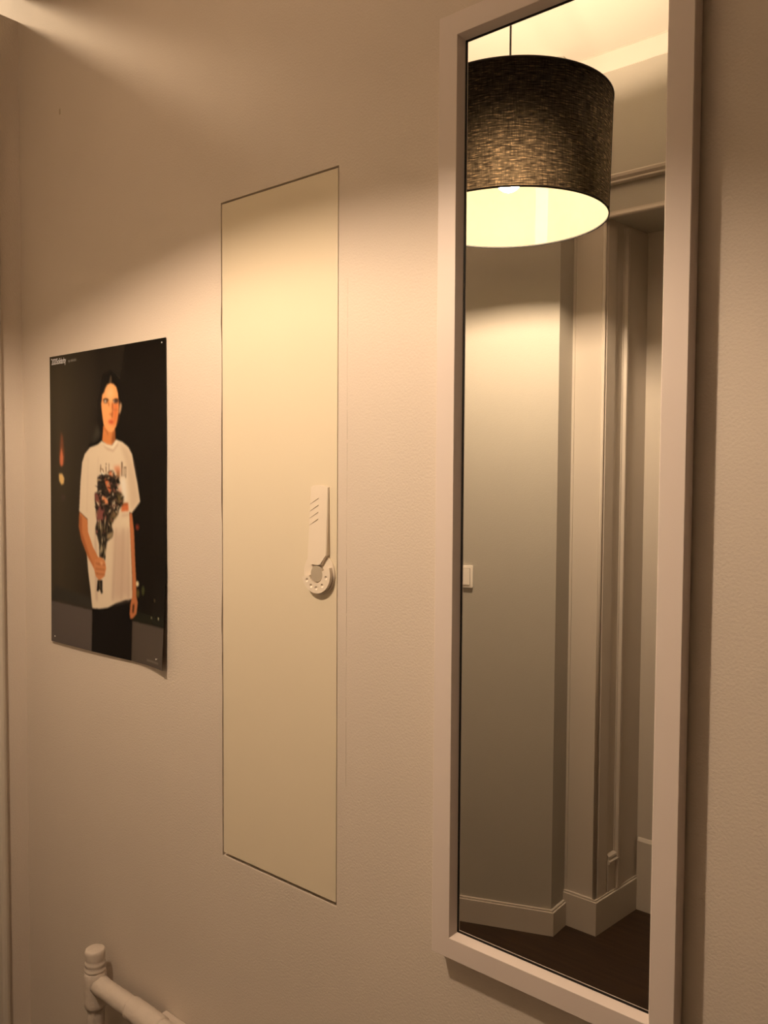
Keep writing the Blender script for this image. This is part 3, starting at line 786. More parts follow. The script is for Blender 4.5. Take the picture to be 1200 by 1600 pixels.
((120, 92, 52),6,[(0.5637,0.5338),(0.6187,0.521),(0.6083,0.5402),(0.5679,0.5603),(0.5518,0.5932),(0.5423,0.5745)]),
((222, 122, 76),3,[(0.5401,0.4027),(0.5629,0.3988),(0.5826,0.4082),(0.5723,0.4168),(0.5472,0.417)]),
((218, 112, 64),3,[(0.504,0.4202),(0.5318,0.4257),(0.5515,0.4408),(0.561,0.4597),(0.5506,0.4713),(0.5308,0.4563),(0.5111,0.4374)]),
((236, 140, 86),3,[(0.4842,0.4782),(0.5248,0.487),(0.5445,0.5038),(0.5089,0.5065),(0.4836,0.4955)]),
((128, 66, 52),3,[(0.4209,0.4715),(0.4532,0.4749),(0.4709,0.4919),(0.4701,0.5151),(0.4417,0.5119),(0.4264,0.4967)]),
((134, 70, 58),4,[(0.4572,0.5154),(0.4984,0.5164),(0.503,0.5336),(0.4866,0.5648),(0.4452,0.5661),(0.4303,0.5394)]),
((96, 58, 42),4,[(0.5545,0.5055),(0.6194,0.4984),(0.609,0.5156),(0.579,0.5239)]),
((250, 230, 200),3,[(0.4736,0.404),(0.4942,0.4039),(0.4966,0.4107),(0.476,0.4118)]),
((150, 84, 42),5,[(0.6077,0.3986),(0.6323,0.4004),(0.6306,0.4211),(0.6122,0.4137)]),
((10, 8, 6),1,[(0.6332,0.5007),(0.6451,0.498),(0.6576,0.4995),(0.6458,0.5022)]),
((16, 11, 8),1,[(0.5955,0.4368),(0.6123,0.431),(0.6344,0.4301),(0.6176,0.4359)]),
((214, 182, 140),1,[(0.5131,0.4936),(0.5343,0.4848),(0.5609,0.4787),(0.54,0.4875)]),
((96, 62, 44),1,[(0.5702,0.5496),(0.563,0.5411),(0.5629,0.5321),(0.5701,0.5405)]),
((10, 8, 6),1,[(0.5413,0.5099),(0.537,0.4989),(0.542,0.4876),(0.5463,0.4987)]),
((10, 8, 6),1,[(0.5543,0.5361),(0.5425,0.5292),(0.5386,0.5209),(0.5504,0.5278)]),
((156, 84, 66),1,[(0.632,0.5029),(0.6392,0.4956),(0.653,0.4897),(0.6458,0.497)]),
((128, 88, 60),1,[(0.6096,0.4435),(0.6039,0.437),(0.6056,0.4301),(0.6113,0.4366)]),
((18, 12, 9),1,[(0.4731,0.6032),(0.4657,0.5966),(0.4713,0.5892),(0.4788,0.5958)]),
((14, 10, 7),1,[(0.6253,0.509),(0.6364,0.504),(0.6523,0.5018),(0.6412,0.5068)]),
((156, 84, 66),1,[(0.4955,0.6048),(0.4958,0.5964),(0.5101,0.5894),(0.5098,0.5978)]),
((96, 62, 44),1,[(0.5073,0.4645),(0.5156,0.46),(0.5293,0.4584),(0.521,0.4629)]),
((26, 18, 13),1,[(0.4622,0.4209),(0.4783,0.4141),(0.4995,0.4097),(0.4834,0.4165)]),
((190, 150, 108),1,[(0.4391,0.5529),(0.4338,0.5437),(0.4355,0.5341),(0.4408,0.5433)]),
((214, 182, 140),1,[(0.5769,0.4798),(0.5713,0.4733),(0.5773,0.4666),(0.583,0.4731)]),
((190, 150, 108),1,[(0.5818,0.4145),(0.5694,0.4129),(0.5632,0.4085),(0.5756,0.4101)]),
((190, 150, 108),1,[(0.5295,0.4284),(0.5355,0.4207),(0.5505,0.4149),(0.5446,0.4226)]),
((190, 150, 108),1,[(0.4359,0.435),(0.4409,0.4281),(0.4567,0.4239),(0.4517,0.4308)]),
((16, 11, 8),1,[(0.5353,0.4799),(0.5423,0.4746),(0.5555,0.4715),(0.5485,0.4767)]),
((10, 8, 6),1,[(0.5284,0.5924),(0.5137,0.5842),(0.5103,0.5739),(0.5249,0.5822)]),
((14, 10, 7),1,[(0.5334,0.5888),(0.5334,0.5802),(0.5466,0.5727),(0.5466,0.5813)]),
((16, 11, 8),1,[(0.6005,0.5265),(0.5947,0.5181),(0.5991,0.5092),(0.605,0.5177)]),
((14, 10, 7),1,[(0.4415,0.5941),(0.4415,0.5836),(0.4509,0.5732),(0.4509,0.5838)]),
((128, 88, 60),1,[(0.5975,0.4168),(0.6114,0.4129),(0.6277,0.4143),(0.6139,0.4183)]),
((16, 11, 8),1,[(0.4508,0.5151),(0.4744,0.5067),(0.5042,0.5023),(0.4807,0.5107)]),
((156, 84, 66),1,[(0.5138,0.5626),(0.5081,0.5517),(0.5157,0.5406),(0.5213,0.5515)]),
((156, 84, 66),1,[(0.5055,0.5694),(0.5054,0.5582),(0.5176,0.5476),(0.5176,0.5588)]),
((16, 11, 8),1,[(0.5748,0.5671),(0.5701,0.5567),(0.5752,0.546),(0.5799,0.5564)]),
((10, 8, 6),1,[(0.5127,0.4804),(0.4948,0.4763),(0.487,0.4689),(0.505,0.473)]),
((156, 84, 66),1,[(0.5874,0.563),(0.5692,0.5579),(0.5559,0.5508),(0.5742,0.556)]),
((214, 182, 140),1,[(0.5586,0.4125),(0.5704,0.4017),(0.5909,0.393),(0.5792,0.4038)]),
((96, 62, 44),1,[(0.4563,0.5786),(0.4565,0.5713),(0.464,0.5643),(0.4638,0.5716)]),
((128, 88, 60),1,[(0.5962,0.429),(0.5959,0.4224),(0.6084,0.4178),(0.6088,0.4243)]),
((18, 12, 9),1,[(0.5555,0.5433),(0.5435,0.5352),(0.5448,0.5255),(0.5567,0.5336)]),
((10, 8, 6),1,[(0.4732,0.5964),(0.4668,0.5857),(0.4732,0.5745),(0.4795,0.5852)]),
((214, 182, 140),1,[(0.6203,0.4484),(0.6126,0.4436),(0.618,0.4382),(0.6256,0.443)]),
((10, 8, 6),1,[(0.4776,0.5002),(0.4884,0.4936),(0.5076,0.4912),(0.4969,0.4977)]),
((190, 150, 108),1,[(0.4681,0.5099),(0.4964,0.5056),(0.5258,0.5045),(0.4979,0.5087)]),
((18, 12, 9),1,[(0.4792,0.4561),(0.4794,0.4499),(0.4912,0.4455),(0.491,0.4516)]),
((16, 11, 8),1,[(0.6388,0.4403),(0.6149,0.4339),(0.5977,0.4248),(0.6217,0.4313)]),
((214, 182, 140),1,[(0.578,0.5189),(0.5724,0.5085),(0.5731,0.4978),(0.5787,0.5082)]),
((16, 11, 8),1,[(0.524,0.5417),(0.5263,0.5373),(0.5347,0.5339),(0.5324,0.5383)]),
((10, 8, 6),1,[(0.4609,0.4742),(0.4756,0.4655),(0.4999,0.4607),(0.4854,0.4694)]),
((26, 18, 13),1,[(0.4979,0.4315),(0.5228,0.4251),(0.5521,0.424),(0.5275,0.4303)]),
((10, 8, 6),1,[(0.5621,0.5774),(0.5496,0.5691),(0.5496,0.5591),(0.5621,0.5674)]),
((128, 88, 60),1,[(0.6159,0.5379),(0.6165,0.533),(0.6251,0.5293),(0.6246,0.5341)]),
((16, 11, 8),1,[(0.4633,0.5943),(0.4589,0.5846),(0.4692,0.575),(0.4736,0.5847)]),
((214, 182, 140),1,[(0.6064,0.5184),(0.6242,0.5091),(0.6484,0.5023),(0.6308,0.5116)]),
((14, 10, 7),1,[(0.4842,0.4246),(0.4773,0.4141),(0.4814,0.4032),(0.4883,0.4137)]),
((10, 8, 6),1,[(0.6575,0.4965),(0.6506,0.4924),(0.6531,0.4875),(0.66,0.4915)]),
((14, 10, 7),1,[(0.6325,0.4919),(0.6522,0.4837),(0.6756,0.4772),(0.656,0.4853)]),
((128, 88, 60),1,[(0.4393,0.5071),(0.4532,0.5016),(0.4726,0.5003),(0.4588,0.5058)]),
((26, 18, 13),1,[(0.4942,0.5289),(0.4857,0.5214),(0.4862,0.513),(0.4947,0.5205)]),
((214, 182, 140),1,[(0.4391,0.4723),(0.4538,0.466),(0.4728,0.4618),(0.4582,0.468)]),
((14, 10, 7),1,[(0.4595,0.5989),(0.4545,0.5878),(0.4614,0.5763),(0.4664,0.5875)]),
((10, 8, 6),1,[(0.4661,0.4966),(0.4564,0.4894),(0.4575,0.4812),(0.4672,0.4883)]),
((14, 10, 7),1,[(0.4687,0.4546),(0.4423,0.4517),(0.4191,0.4462),(0.4457,0.4491)]),
((128, 88, 60),1,[(0.439,0.5417),(0.4352,0.5336),(0.4446,0.5257),(0.4484,0.5338)]),
((16, 11, 8),1,[(0.4915,0.5506),(0.4896,0.5408),(0.4993,0.5313),(0.5012,0.5411)]),
((128, 88, 60),1,[(0.6463,0.4928),(0.6561,0.4897),(0.6686,0.4894),(0.6588,0.4926)]),
((128, 88, 60),1,[(0.5385,0.5153),(0.5546,0.5122),(0.5722,0.5121),(0.5561,0.5152)]),
((128, 88, 60),1,[(0.4663,0.5892),(0.454,0.5883),(0.4502,0.5838),(0.4626,0.5848)]),
((96, 62, 44),1,[(0.484,0.5929),(0.4687,0.5876),(0.4638,0.5797),(0.4791,0.5851)]),
((26, 18, 13),1,[(0.4471,0.5079),(0.4328,0.5089),(0.4245,0.5047),(0.4388,0.5037)]),
((26, 18, 13),1,[(0.5155,0.4138),(0.4871,0.4162),(0.4591,0.4134),(0.4878,0.4109)]),
((214, 182, 140),1,[(0.6054,0.4634),(0.6081,0.4539),(0.6187,0.445),(0.616,0.4546)]),
((190, 150, 108),1,[(0.5446,0.536),(0.5419,0.529),(0.5481,0.5221),(0.5508,0.5291)]),
((16, 11, 8),1,[(0.4548,0.5245),(0.4305,0.5222),(0.4153,0.5149),(0.4397,0.5173)]),
((18, 12, 9),1,[(0.4688,0.4866),(0.4508,0.4799),(0.4451,0.4704),(0.4631,0.4772)]),
((14, 10, 7),1,[(0.4463,0.4771),(0.4719,0.4732),(0.4987,0.4737),(0.4733,0.4776)]),
((214, 182, 140),1,[(0.6389,0.4807),(0.6492,0.4758),(0.664,0.4733),(0.6538,0.4782)]),
((96, 62, 44),1,[(0.6179,0.5297),(0.609,0.5239),(0.6142,0.517),(0.623,0.5228)]),
((214, 182, 140),1,[(0.5508,0.4134),(0.5296,0.4098),(0.5177,0.4022),(0.539,0.4058)]),
((26, 18, 13),1,[(0.4856,0.5672),(0.4743,0.5625),(0.4738,0.556),(0.4851,0.5606)]),
((190, 150, 108),1,[(0.5489,0.5819),(0.5387,0.5741),(0.5385,0.565),(0.5487,0.5728)]),
((128, 88, 60),1,[(0.5365,0.5408),(0.5269,0.5366),(0.526,0.5308),(0.5356,0.5351)]),
((214, 182, 140),1,[(0.5856,0.524),(0.5831,0.5166),(0.591,0.5094),(0.5935,0.5168)]),
((18, 12, 9),1,[(0.6155,0.5333),(0.6103,0.5255),(0.6159,0.5174),(0.6211,0.5252)]),
((18, 12, 9),1,[(0.4978,0.423),(0.5031,0.4143),(0.5166,0.4069),(0.5114,0.4156)]),
((96, 62, 44),1,[(0.6443,0.477),(0.6367,0.4718),(0.6412,0.4658),(0.6488,0.471)]),
((190, 150, 108),1,[(0.4555,0.4652),(0.4689,0.4615),(0.484,0.4633),(0.4707,0.4669)]),
((190, 150, 108),1,[(0.4694,0.575),(0.4628,0.5654),(0.4659,0.5553),(0.4725,0.5648)]),
((10, 8, 6),1,[(0.5192,0.4245),(0.4977,0.4232),(0.4801,0.4185),(0.5016,0.4198)]),
((14, 10, 7),1,[(0.4788,0.4993),(0.4664,0.5012),(0.456,0.4984),(0.4685,0.4965)]),
((96, 62, 44),1,[(0.4308,0.486),(0.4429,0.483),(0.4569,0.4835),(0.4448,0.4866)]),
((18, 12, 9),1,[(0.6344,0.5039),(0.6085,0.5046),(0.5861,0.4999),(0.6123,0.4993)]),
((156, 84, 66),1,[(0.588,0.4434),(0.6116,0.4411),(0.6351,0.4422),(0.6118,0.4446)]),
((14, 10, 7),1,[(0.5732,0.4183),(0.5491,0.4171),(0.5302,0.4115),(0.5544,0.4126)]),
((26, 18, 13),1,[(0.546,0.4949),(0.5685,0.4883),(0.5939,0.4838),(0.5716,0.4904)]),
((214, 182, 140),1,[(0.6187,0.529),(0.6107,0.52),(0.6087,0.5103),(0.6167,0.5194)]),
((18, 12, 9),1,[(0.6295,0.5141),(0.6311,0.505),(0.6423,0.4967),(0.6407,0.5058)]),
((10, 8, 6),1,[(0.5117,0.4331),(0.4834,0.4358),(0.4557,0.4328),(0.4843,0.4301)]),
((156, 84, 66),1,[(0.5956,0.4694),(0.5829,0.4606),(0.5801,0.4505),(0.5927,0.4593)]),
((16, 11, 8),1,[(0.6263,0.4553),(0.6068,0.4558),(0.5919,0.4511),(0.6115,0.4507)]),
((190, 150, 108),1,[(0.604,0.424),(0.607,0.4188),(0.6169,0.4151),(0.6139,0.4202)]),
((214, 182, 140),1,[(0.4629,0.5153),(0.4425,0.5068),(0.4339,0.4956),(0.4543,0.5041)]),
((96, 62, 44),1,[(0.4878,0.6051),(0.483,0.6),(0.4869,0.5944),(0.4918,0.5995)]),
((156, 84, 66),1,[(0.5542,0.4422),(0.5561,0.4374),(0.5679,0.4354),(0.5661,0.4402)]),
((190, 150, 108),1,[(0.5376,0.5356),(0.5443,0.5263),(0.5626,0.5193),(0.5559,0.5286)]),
((14, 10, 7),1,[(0.5086,0.4481),(0.501,0.4399),(0.5032,0.431),(0.5108,0.4393)]),
((190, 150, 108),1,[(0.4854,0.4296),(0.4614,0.4296),(0.4408,0.4251),(0.465,0.4251)]),
((16, 11, 8),1,[(0.5881,0.4755),(0.587,0.4707),(0.5947,0.4668),(0.5957,0.4715)]),
((14, 10, 7),1,[(0.6451,0.5102),(0.6279,0.5098),(0.6158,0.5054),(0.6331,0.5057)]),
((128, 88, 60),1,[(0.6152,0.4223),(0.5914,0.4201),(0.57,0.4155),(0.594,0.4177)]),
((10, 8, 6),1,[(0.534,0.4903),(0.5415,0.4855),(0.5558,0.4847),(0.5482,0.4895)]),
((16, 11, 8),1,[(0.5773,0.4404),(0.5812,0.4306),(0.5963,0.4224),(0.5924,0.4322)]),
((10, 8, 6),1,[(0.6052,0.5303),(0.6009,0.5215),(0.6037,0.5124),(0.6079,0.5212)]),
((128, 88, 60),1,[(0.459,0.5005),(0.4535,0.4957),(0.4562,0.4904),(0.4617,0.4952)]),
((14, 10, 7),1,[(0.6022,0.535),(0.5896,0.5275),(0.5858,0.5184),(0.5984,0.526)]),
((26, 18, 13),1,[(0.5163,0.5626),(0.5187,0.5523),(0.5273,0.5424),(0.5248,0.5526)]),
((26, 18, 13),1,[(0.4934,0.6042),(0.4934,0.5972),(0.5009,0.5905),(0.5009,0.5975)]),
((156, 84, 66),1,[(0.4723,0.4846),(0.4601,0.4807),(0.458,0.4746),(0.4703,0.4785)]),
((14, 10, 7),1,[(0.4951,0.5997),(0.5031,0.5903),(0.5168,0.5818),(0.5088,0.5911)]),
((156, 84, 66),1,[(0.5633,0.4634),(0.5616,0.459),(0.5673,0.455),(0.5689,0.4594)]),
((128, 88, 60),1,[(0.5683,0.4958),(0.5894,0.4898),(0.6147,0.489),(0.5938,0.4949)]),
((156, 84, 66),1,[(0.4441,0.5787),(0.4447,0.5729),(0.4526,0.5676),(0.452,0.5734)]),
((18, 12, 9),1,[(0.4945,0.5722),(0.4882,0.5643),(0.4928,0.5559),(0.499,0.5637)]),
((128, 88, 60),1,[(0.5072,0.414),(0.5289,0.4116),(0.5513,0.4116),(0.5297,0.414)]),
((14, 10, 7),1,[(0.4686,0.6),(0.4615,0.5926),(0.4639,0.5843),(0.4711,0.5918)]),
((26, 18, 13),1,[(0.4973,0.5058),(0.4957,0.4999),(0.5081,0.4959),(0.5096,0.5018)]),
((96, 62, 44),1,[(0.469,0.4237),(0.4701,0.4164),(0.4833,0.4109),(0.4822,0.4182)]),
((18, 12, 9),1,[(0.5431,0.4287),(0.5532,0.4232),(0.5704,0.4225),(0.5604,0.428)]),
((26, 18, 13),1,[(0.4715,0.5311),(0.4718,0.5196),(0.4816,0.5085),(0.4812,0.5199)]),
((190, 150, 108),1,[(0.5393,0.5816),(0.535,0.5764),(0.5421,0.5712),(0.5464,0.5764)]),
((96, 62, 44),1,[(0.5624,0.4406),(0.5435,0.4419),(0.5249,0.4404),(0.5439,0.4391)]),
((128, 88, 60),1,[(0.5968,0.5484),(0.5821,0.5387),(0.5798,0.5273),(0.5946,0.5369)]),
((16, 11, 8),1,[(0.6206,0.4959),(0.6095,0.4857),(0.6053,0.4745),(0.6165,0.4848)]),
((190, 150, 108),1,[(0.6169,0.5395),(0.6104,0.5301),(0.612,0.5201),(0.6185,0.5295)]),
((18, 12, 9),1,[(0.562,0.5066),(0.5458,0.5064),(0.5367,0.5014),(0.553,0.5017)]),
((18, 12, 9),1,[(0.5463,0.5866),(0.5349,0.5795),(0.536,0.5707),(0.5474,0.5779)]),
((96, 62, 44),1,[(0.6283,0.4652),(0.5985,0.4659),(0.5717,0.4612),(0.6018,0.4605)]),
((16, 11, 8),1,[(0.6432,0.4396),(0.6232,0.4316),(0.6087,0.4219),(0.6288,0.43)]),
((96, 62, 44),1,[(0.5586,0.5606),(0.5618,0.5495),(0.5717,0.5387),(0.5685,0.5498)]),
((214, 182, 140),1,[(0.6007,0.5107),(0.5798,0.5044),(0.5661,0.4956),(0.5871,0.502)]),
((96, 62, 44),1,[(0.5888,0.4788),(0.5811,0.468),(0.5813,0.4566),(0.589,0.4674)]),
((156, 84, 66),1,[(0.4383,0.6052),(0.4308,0.5987),(0.4371,0.5915),(0.4447,0.598)]),
((10, 8, 6),1,[(0.5161,0.5759),(0.5112,0.5682),(0.515,0.5602),(0.5198,0.5678)]),
((96, 62, 44),1,[(0.5326,0.5716),(0.5326,0.5649),(0.5404,0.5585),(0.5404,0.5652)]),
((16, 11, 8),1,[(0.5876,0.4836),(0.6004,0.4783),(0.6177,0.4758),(0.6051,0.4811)]),
((16, 11, 8),1,[(0.4875,0.5307),(0.4797,0.5202),(0.4815,0.509),(0.4892,0.5196)]),
((26, 18, 13),1,[(0.4563,0.5893),(0.451,0.5812),(0.4526,0.5726),(0.458,0.5807)]),
((190, 150, 108),1,[(0.4752,0.4779),(0.4674,0.4738),(0.4705,0.4687),(0.4783,0.4728)]),
((18, 12, 9),1,[(0.5709,0.456),(0.5476,0.4555),(0.5284,0.4506),(0.5519,0.4511)]),
((96, 62, 44),1,[(0.582,0.4441),(0.571,0.4426),(0.5643,0.439),(0.5753,0.4405)]),
((190, 150, 108),1,[(0.5244,0.4497),(0.5316,0.4398),(0.5487,0.4317),(0.5416,0.4416)]),
((214, 182, 140),1,[(0.4799,0.4898),(0.4831,0.4841),(0.4942,0.4798),(0.4911,0.4856)]),
((214, 182, 140),1,[(0.5939,0.5041),(0.5828,0.4997),(0.584,0.4934),(0.5952,0.4978)]),
((16, 11, 8),1,[(0.5467,0.5183),(0.5208,0.5142),(0.5001,0.507),(0.5261,0.5112)]),
((214, 182, 140),1,[(0.6039,0.5331),(0.5975,0.5293),(0.6011,0.5248),(0.6075,0.5285)]),
((214, 182, 140),1,[(0.4559,0.5709),(0.4482,0.5647),(0.4478,0.5575),(0.4555,0.5638)]),
((110, 86, 56),1,[(0.5055,0.5649),(0.5106,0.5814),(0.5045,0.5984),(0.4994,0.5818)]),
((14, 10, 7),1,[(0.4892,0.6479),(0.4942,0.6645),(0.4881,0.6816),(0.483,0.665)]),
((170, 140, 100),1,[(0.4842,0.6087),(0.4893,0.6253),(0.4832,0.6424),(0.4781,0.6258)]),
((110, 86, 56),1,[(0.4524,0.5611),(0.4575,0.5778),(0.4513,0.5949),(0.4462,0.5782)]),
((170, 140, 100),1,[(0.5017,0.5982),(0.5068,0.6148),(0.5007,0.6318),(0.4956,0.6152)]),
((110, 86, 56),1,[(0.5016,0.6606),(0.5066,0.6771),(0.5005,0.6941),(0.4955,0.6776)]),
((170, 140, 100),1,[(0.4839,0.639),(0.489,0.6556),(0.4828,0.6727),(0.4777,0.6561)]),
((170, 140, 100),1,[(0.4775,0.6333),(0.4826,0.6499),(0.4765,0.667),(0.4714,0.6504)]),
((14, 10, 7),1,[(0.5083,0.6611),(0.5133,0.6776),(0.5072,0.6946),(0.5022,0.6781)]),
((170, 140, 100),1,[(0.4731,0.5676),(0.4782,0.5843),(0.472,0.6013),(0.4669,0.5847)]),
((170, 140, 100),1,[(0.5036,0.6008),(0.5087,0.6173),(0.5026,0.6343),(0.4975,0.6178)]),
((170, 140, 100),1,[(0.5098,0.6469),(0.5148,0.6634),(0.5087,0.6804),(0.5037,0.6639)]),
((170, 140, 100),1,[(0.5103,0.5459),(0.5153,0.5625),(0.5092,0.5794),(0.5042,0.5629)]),
((110, 86, 56),1,[(0.5268,0.5721),(0.5319,0.5886),(0.5258,0.6055),(0.5208,0.589)]),
((170, 140, 100),1,[(0.471,0.6448),(0.4761,0.6614),(0.4699,0.6785),(0.4648,0.6619)]),
((14, 10, 7),1,[(0.4982,0.6159),(0.5032,0.6325),(0.4971,0.6495),(0.492,0.6329)]),
((110, 86, 56),1,[(0.4774,0.5833),(0.4825,0.5999),(0.4764,0.617),(0.4712,0.6003)]),
((14, 10, 7),1,[(0.5031,0.5914),(0.5081,0.608),(0.502,0.625),(0.497,0.6084)]),
((110, 86, 56),1,[(0.4855,0.5676),(0.4906,0.5842),(0.4844,0.6012),(0.4793,0.5846)]),
((170, 140, 100),1,[(0.4694,0.5586),(0.4745,0.5753),(0.4683,0.5923),(0.4632,0.5757)]),
((110, 86, 56),1,[(0.4993,0.631),(0.5044,0.6476),(0.4982,0.6646),(0.4932,0.6481)]),
((110, 86, 56),1,[(0.4617,0.5522),(0.4668,0.5689),(0.4606,0.5859),(0.4555,0.5692)]),
((214, 128, 74),1,[(0.4193,0.6926),(0.4708,0.6806),(0.5063,0.6914),(0.5167,0.7146),(0.5024,0.7426),(0.4593,0.7579),(0.4291,0.745),(0.4128,0.7184)]),
((150, 76, 40),2,[(0.427,0.7028),(0.4701,0.7038),(0.5092,0.7042),(0.5091,0.7067),(0.4677,0.7069),(0.4269,0.7057)]),
((150, 76, 40),2,[(0.4265,0.7197),(0.4695,0.7207),(0.5087,0.7209),(0.5086,0.7234),(0.4672,0.7237),(0.4264,0.7227)]),
((150, 76, 40),2,[(0.426,0.7355),(0.469,0.7363),(0.5082,0.7364),(0.5081,0.7389),(0.4667,0.7393),(0.4259,0.7384)]),
((238, 160, 104),2,[(0.4681,0.6942),(0.4882,0.6973),(0.4857,0.708),(0.47,0.7067)]),
((34, 24, 17),1,[(0.4434,0.7589),(0.4853,0.7563),(0.4873,0.7981),(0.4759,0.8031),(0.4618,0.7873),(0.4513,0.7964),(0.4355,0.7954)]),
((110, 86, 58),1,[(0.4593,0.76),(0.466,0.7596),(0.4698,0.7846),(0.4618,0.7864)]),
((150, 130, 104),0,[(0.8565,0.9828),(0.9628,0.9822),(0.9628,0.9849),(0.8564,0.9852)]),
((150, 132, 112),0,[(0.1845,0.0211),(0.1894,0.0209),(0.1892,0.0275),(0.1842,0.0277)]),
((150, 132, 112),0,[(0.1931,0.021),(0.1981,0.0208),(0.1979,0.0275),(0.1929,0.0276)]),
((150, 132, 112),0,[(0.2018,0.021),(0.2067,0.0208),(0.2065,0.0274),(0.2016,0.0276)]),
((150, 132, 112),0,[(0.2104,0.0209),(0.2153,0.0207),(0.2151,0.0273),(0.2102,0.0275)]),
((150, 132, 112),0,[(0.219,0.0209),(0.2239,0.0207),(0.2237,0.0273),(0.2188,0.0274)]),
((150, 132, 112),0,[(0.2276,0.0208),(0.2325,0.0206),(0.2323,0.0272),(0.2274,0.0274)]),
((150, 132, 112),0,[(0.2362,0.0208),(0.241,0.0206),(0.2408,0.0272),(0.236,0.0273)]),
((150, 132, 112),0,[(0.2447,0.0207),(0.2496,0.0205),(0.2494,0.0271),(0.2445,0.0273)]),
((150, 132, 112),0,[(0.2532,0.0207),(0.2581,0.0205),(0.2579,0.027),(0.253,0.0272)]),
]

# ================================================================== poster
PW0, PW1, PZ1, PZ0 = -2.025, -1.5269, 1.9245, 1.1856
def raster(nu, nv, ss=2):
    """paint the printed picture (flat colour areas of the photograph on the poster) on a grid"""
    W, Hh = nu * ss, nv * ss
    uu = (np.arange(W) + .5) / W
    vv = (np.arange(Hh) + .5) / Hh
    img = np.zeros((Hh, W, 3))
    t = np.clip((uu - 0.1) / 0.42, 0, 1)[None, :, None]
    img[:] = np.array((61, 48, 33)) * (1 - t) + np.array((30, 22, 15)) * t
    rng = np.random.default_rng(1)
    for col, soft, pts in ART:
        pu = [p[0] for p in pts]; pv = [p[1] for p in pts]
        pad = (soft + 3) * 2
        i0 = max(0, int(min(pu) * W) - pad); i1 = min(W, int(max(pu) * W) + pad)
        j0 = max(0, int(min(pv) * Hh) - pad); j1 = min(Hh, int(max(pv) * Hh) + pad)
        if i1 <= i0 or j1 <= j0:
            continue
        X, Y = np.meshgrid(uu[i0:i1], vv[j0:j1])
        m = np.zeros(X.shape, bool)
        n = len(pts)
        for k in range(n):
            x1, y1 = pts[k]; x2, y2 = pts[(k + 1) % n]
            if y1 == y2:
                continue
            c = (y1 > Y) != (y2 > Y)
            m ^= c & (X < (x2 - x1) * (Y - y1) / (y2 - y1) + x1)
        a = m.astype(float)
        r = int(round(soft * 0.8))
        if r > 0:
            ker = np.ones(2 * r + 1) / (2 * r + 1)
            for _ in range(2):
                for ax in (0, 1):
                    p_ = np.pad(a, [(r, r) if q == ax else (0, 0) for q in (0, 1)], mode='edge')
                    cs = np.cumsum(p_, axis=ax)
                    cs = np.insert(cs, 0, 0, axis=ax)
                    if ax == 0:
                        a = (cs[2 * r + 1:] - cs[:-(2 * r + 1)]) / (2 * r + 1)
                    else:
                        a = (cs[:, 2 * r + 1:] - cs[:, :-(2 * r + 1)]) / (2 * r + 1)
        img[j0:j1, i0:i1] += (np.array(col) - img[j0:j1, i0:i1]) * a[..., None]
    img = img.reshape(nv, ss, nu, ss, 3).mean((1, 3)) / 255.0
    lin = np.where(img <= 0.04045, img / 12.92, ((img + 0.055) / 1.055) ** 2.4)
    return lin

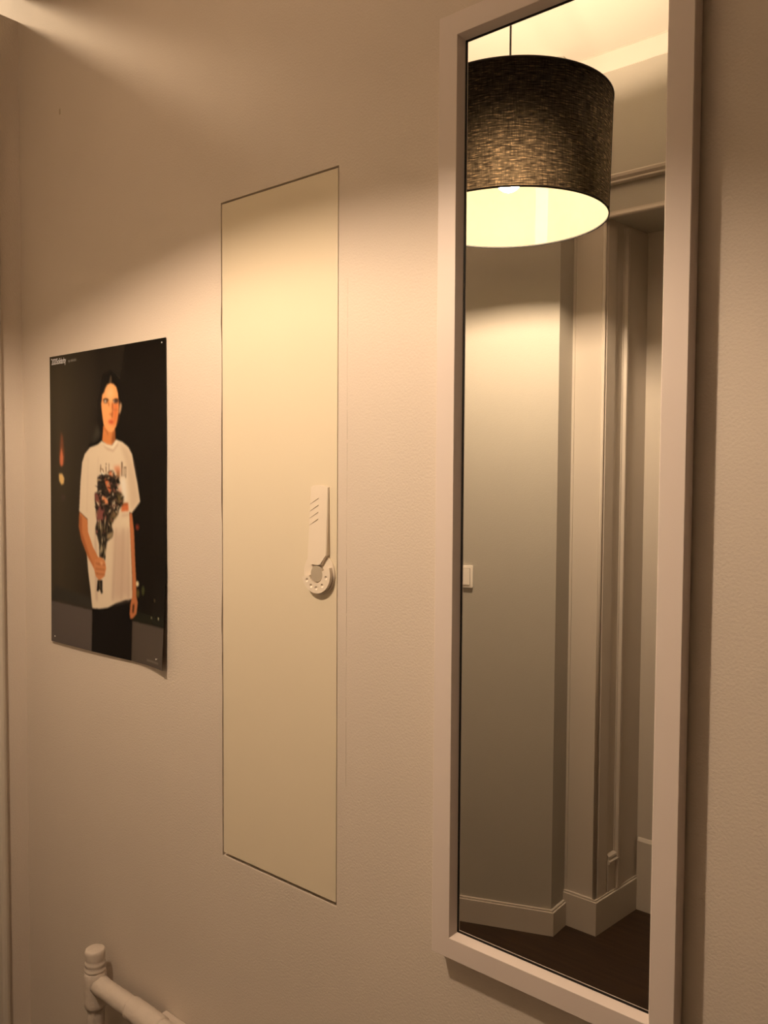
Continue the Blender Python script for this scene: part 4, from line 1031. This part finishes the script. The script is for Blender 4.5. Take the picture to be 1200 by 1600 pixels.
def poster():
    nu, nv = 250, 372
    lin = raster(nu, nv)
    lin = np.clip(lin * np.array(POSTER_GAIN), 0, 0.9)
    us, vs = np.linspace(0, 1, nu + 1), np.linspace(0, 1, nv + 1)
    U, V = np.meshgrid(us, vs)
    lift = 0.0022 + 0.004 * V ** 2 + 0.013 * np.clip((U - 0.72) / 0.28, 0, 1) ** 2 * np.clip((V - .45) / .55, 0, 1) ** 2 + 0.0015 * np.sin(U * 5) * V
    wav = 0.004 * np.sin(V * 9) * np.clip((U - .9) / .1, 0, 1) * np.clip(V * 3, 0, 1)
    co = np.stack([PW0 + (PW1 - PW0) * U + 0.25 * wav, -lift - np.abs(wav) * .5, PZ1 + (PZ0 - PZ1) * V], -1).reshape(-1, 3)
    idx = np.arange((nu + 1) * (nv + 1)).reshape(nv + 1, nu + 1)
    quads = np.stack([idx[:-1, :-1], idx[1:, :-1], idx[1:, 1:], idx[:-1, 1:]], -1).reshape(-1, 4)
    me = bpy.data.meshes.new('poster')
    me.from_pydata(co.tolist(), [], quads.tolist())
    ca = me.color_attributes.new('print', 'FLOAT_COLOR', 'CORNER')
    # corner colours averaged from the surrounding cells give a smooth print
    pad = np.pad(lin, ((1, 1), (1, 1), (0, 0)), mode='edge')
    vc = (pad[:-1, :-1] + pad[1:, :-1] + pad[:-1, 1:] + pad[1:, 1:]) / 4
    cc = np.ones((quads.size, 4)); cc[:, :3] = vc.reshape(-1, 3)[quads.ravel()]
    ca.data.foreach_set('color', cc.ravel().astype(np.float32))
    for p in me.polygons:
        p.use_smooth = True
    m = mat('printed_poster_paper', (1, 1, 1), 0.26, 0.07)
    nt = m.node_tree
    at = nt.nodes.new('ShaderNodeAttribute'); at.attribute_name = 'print'
    nt.links.new(at.outputs['Color'], nt.nodes['Principled BSDF'].inputs['Base Color'])
    me.materials.append(m)
    o = bpy.data.objects.new('poster_sheet', me); COL.objects.link(o)
    return o
POSTER_GAIN = (0.82, 1.08, 1.45)
ps = tag(empty('poster', ((PW0 + PW1) / 2, 0, PZ0)), 'dark photo poster of a person in white t-shirt holding a dried bouquet', 'poster')
child_of(poster(), ps)
def at_uv(u, v, o=0.004):
    return Vector((PW0 + (PW1 - PW0) * u, -o, PZ1 + (PZ0 - PZ1) * v))
for u, v, o in ((0.026, 0.010, .003), (0.973, 0.0137, .003), (0.040, 0.980, .0066), (0.954, 0.970, .0165)):
    bm = bmesh.new(); lathe(bm, [(0, -o + .0002), (0.0008, -o + .0002), (0.0008, 0.0), (0.0016, 0.0), (0.0019, 0.0008), (0.0013, 0.0015), (0, 0.0017)], 16); orient(bm, R_Y, at_uv(u, v, o))
    child_of(link('pin', bm, 'pin', smooth=True), ps)
# heading
cu = bpy.data.curves.new('lettering', 'FONT')
cu.body = '2020Solidarity'
cu.size = 0.021
cu.offset = 0.0003
cu.space_character = 0.92
to = bpy.data.objects.new('lettering_tmp', cu); COL.objects.link(to)
me = bpy.data.meshes.new_from_object(to.evaluated_get(bpy.context.evaluated_depsgraph_get()))
bpy.data.objects.remove(to)
me.materials.clear(); me.materials.append(M['lettering'])
xs = [v.co.x for v in me.vertices]
wd = max(xs) - min(xs)
for v in me.vertices:
    x, z = v.co.x, v.co.y
    v.co = at_uv(0.022, 0.0285, 0.0029) + Vector((x / wd * 0.070, 0, z))
lt_o = bpy.data.objects.new('lettering', me); COL.objects.link(lt_o)
child_of(lt_o, ps)
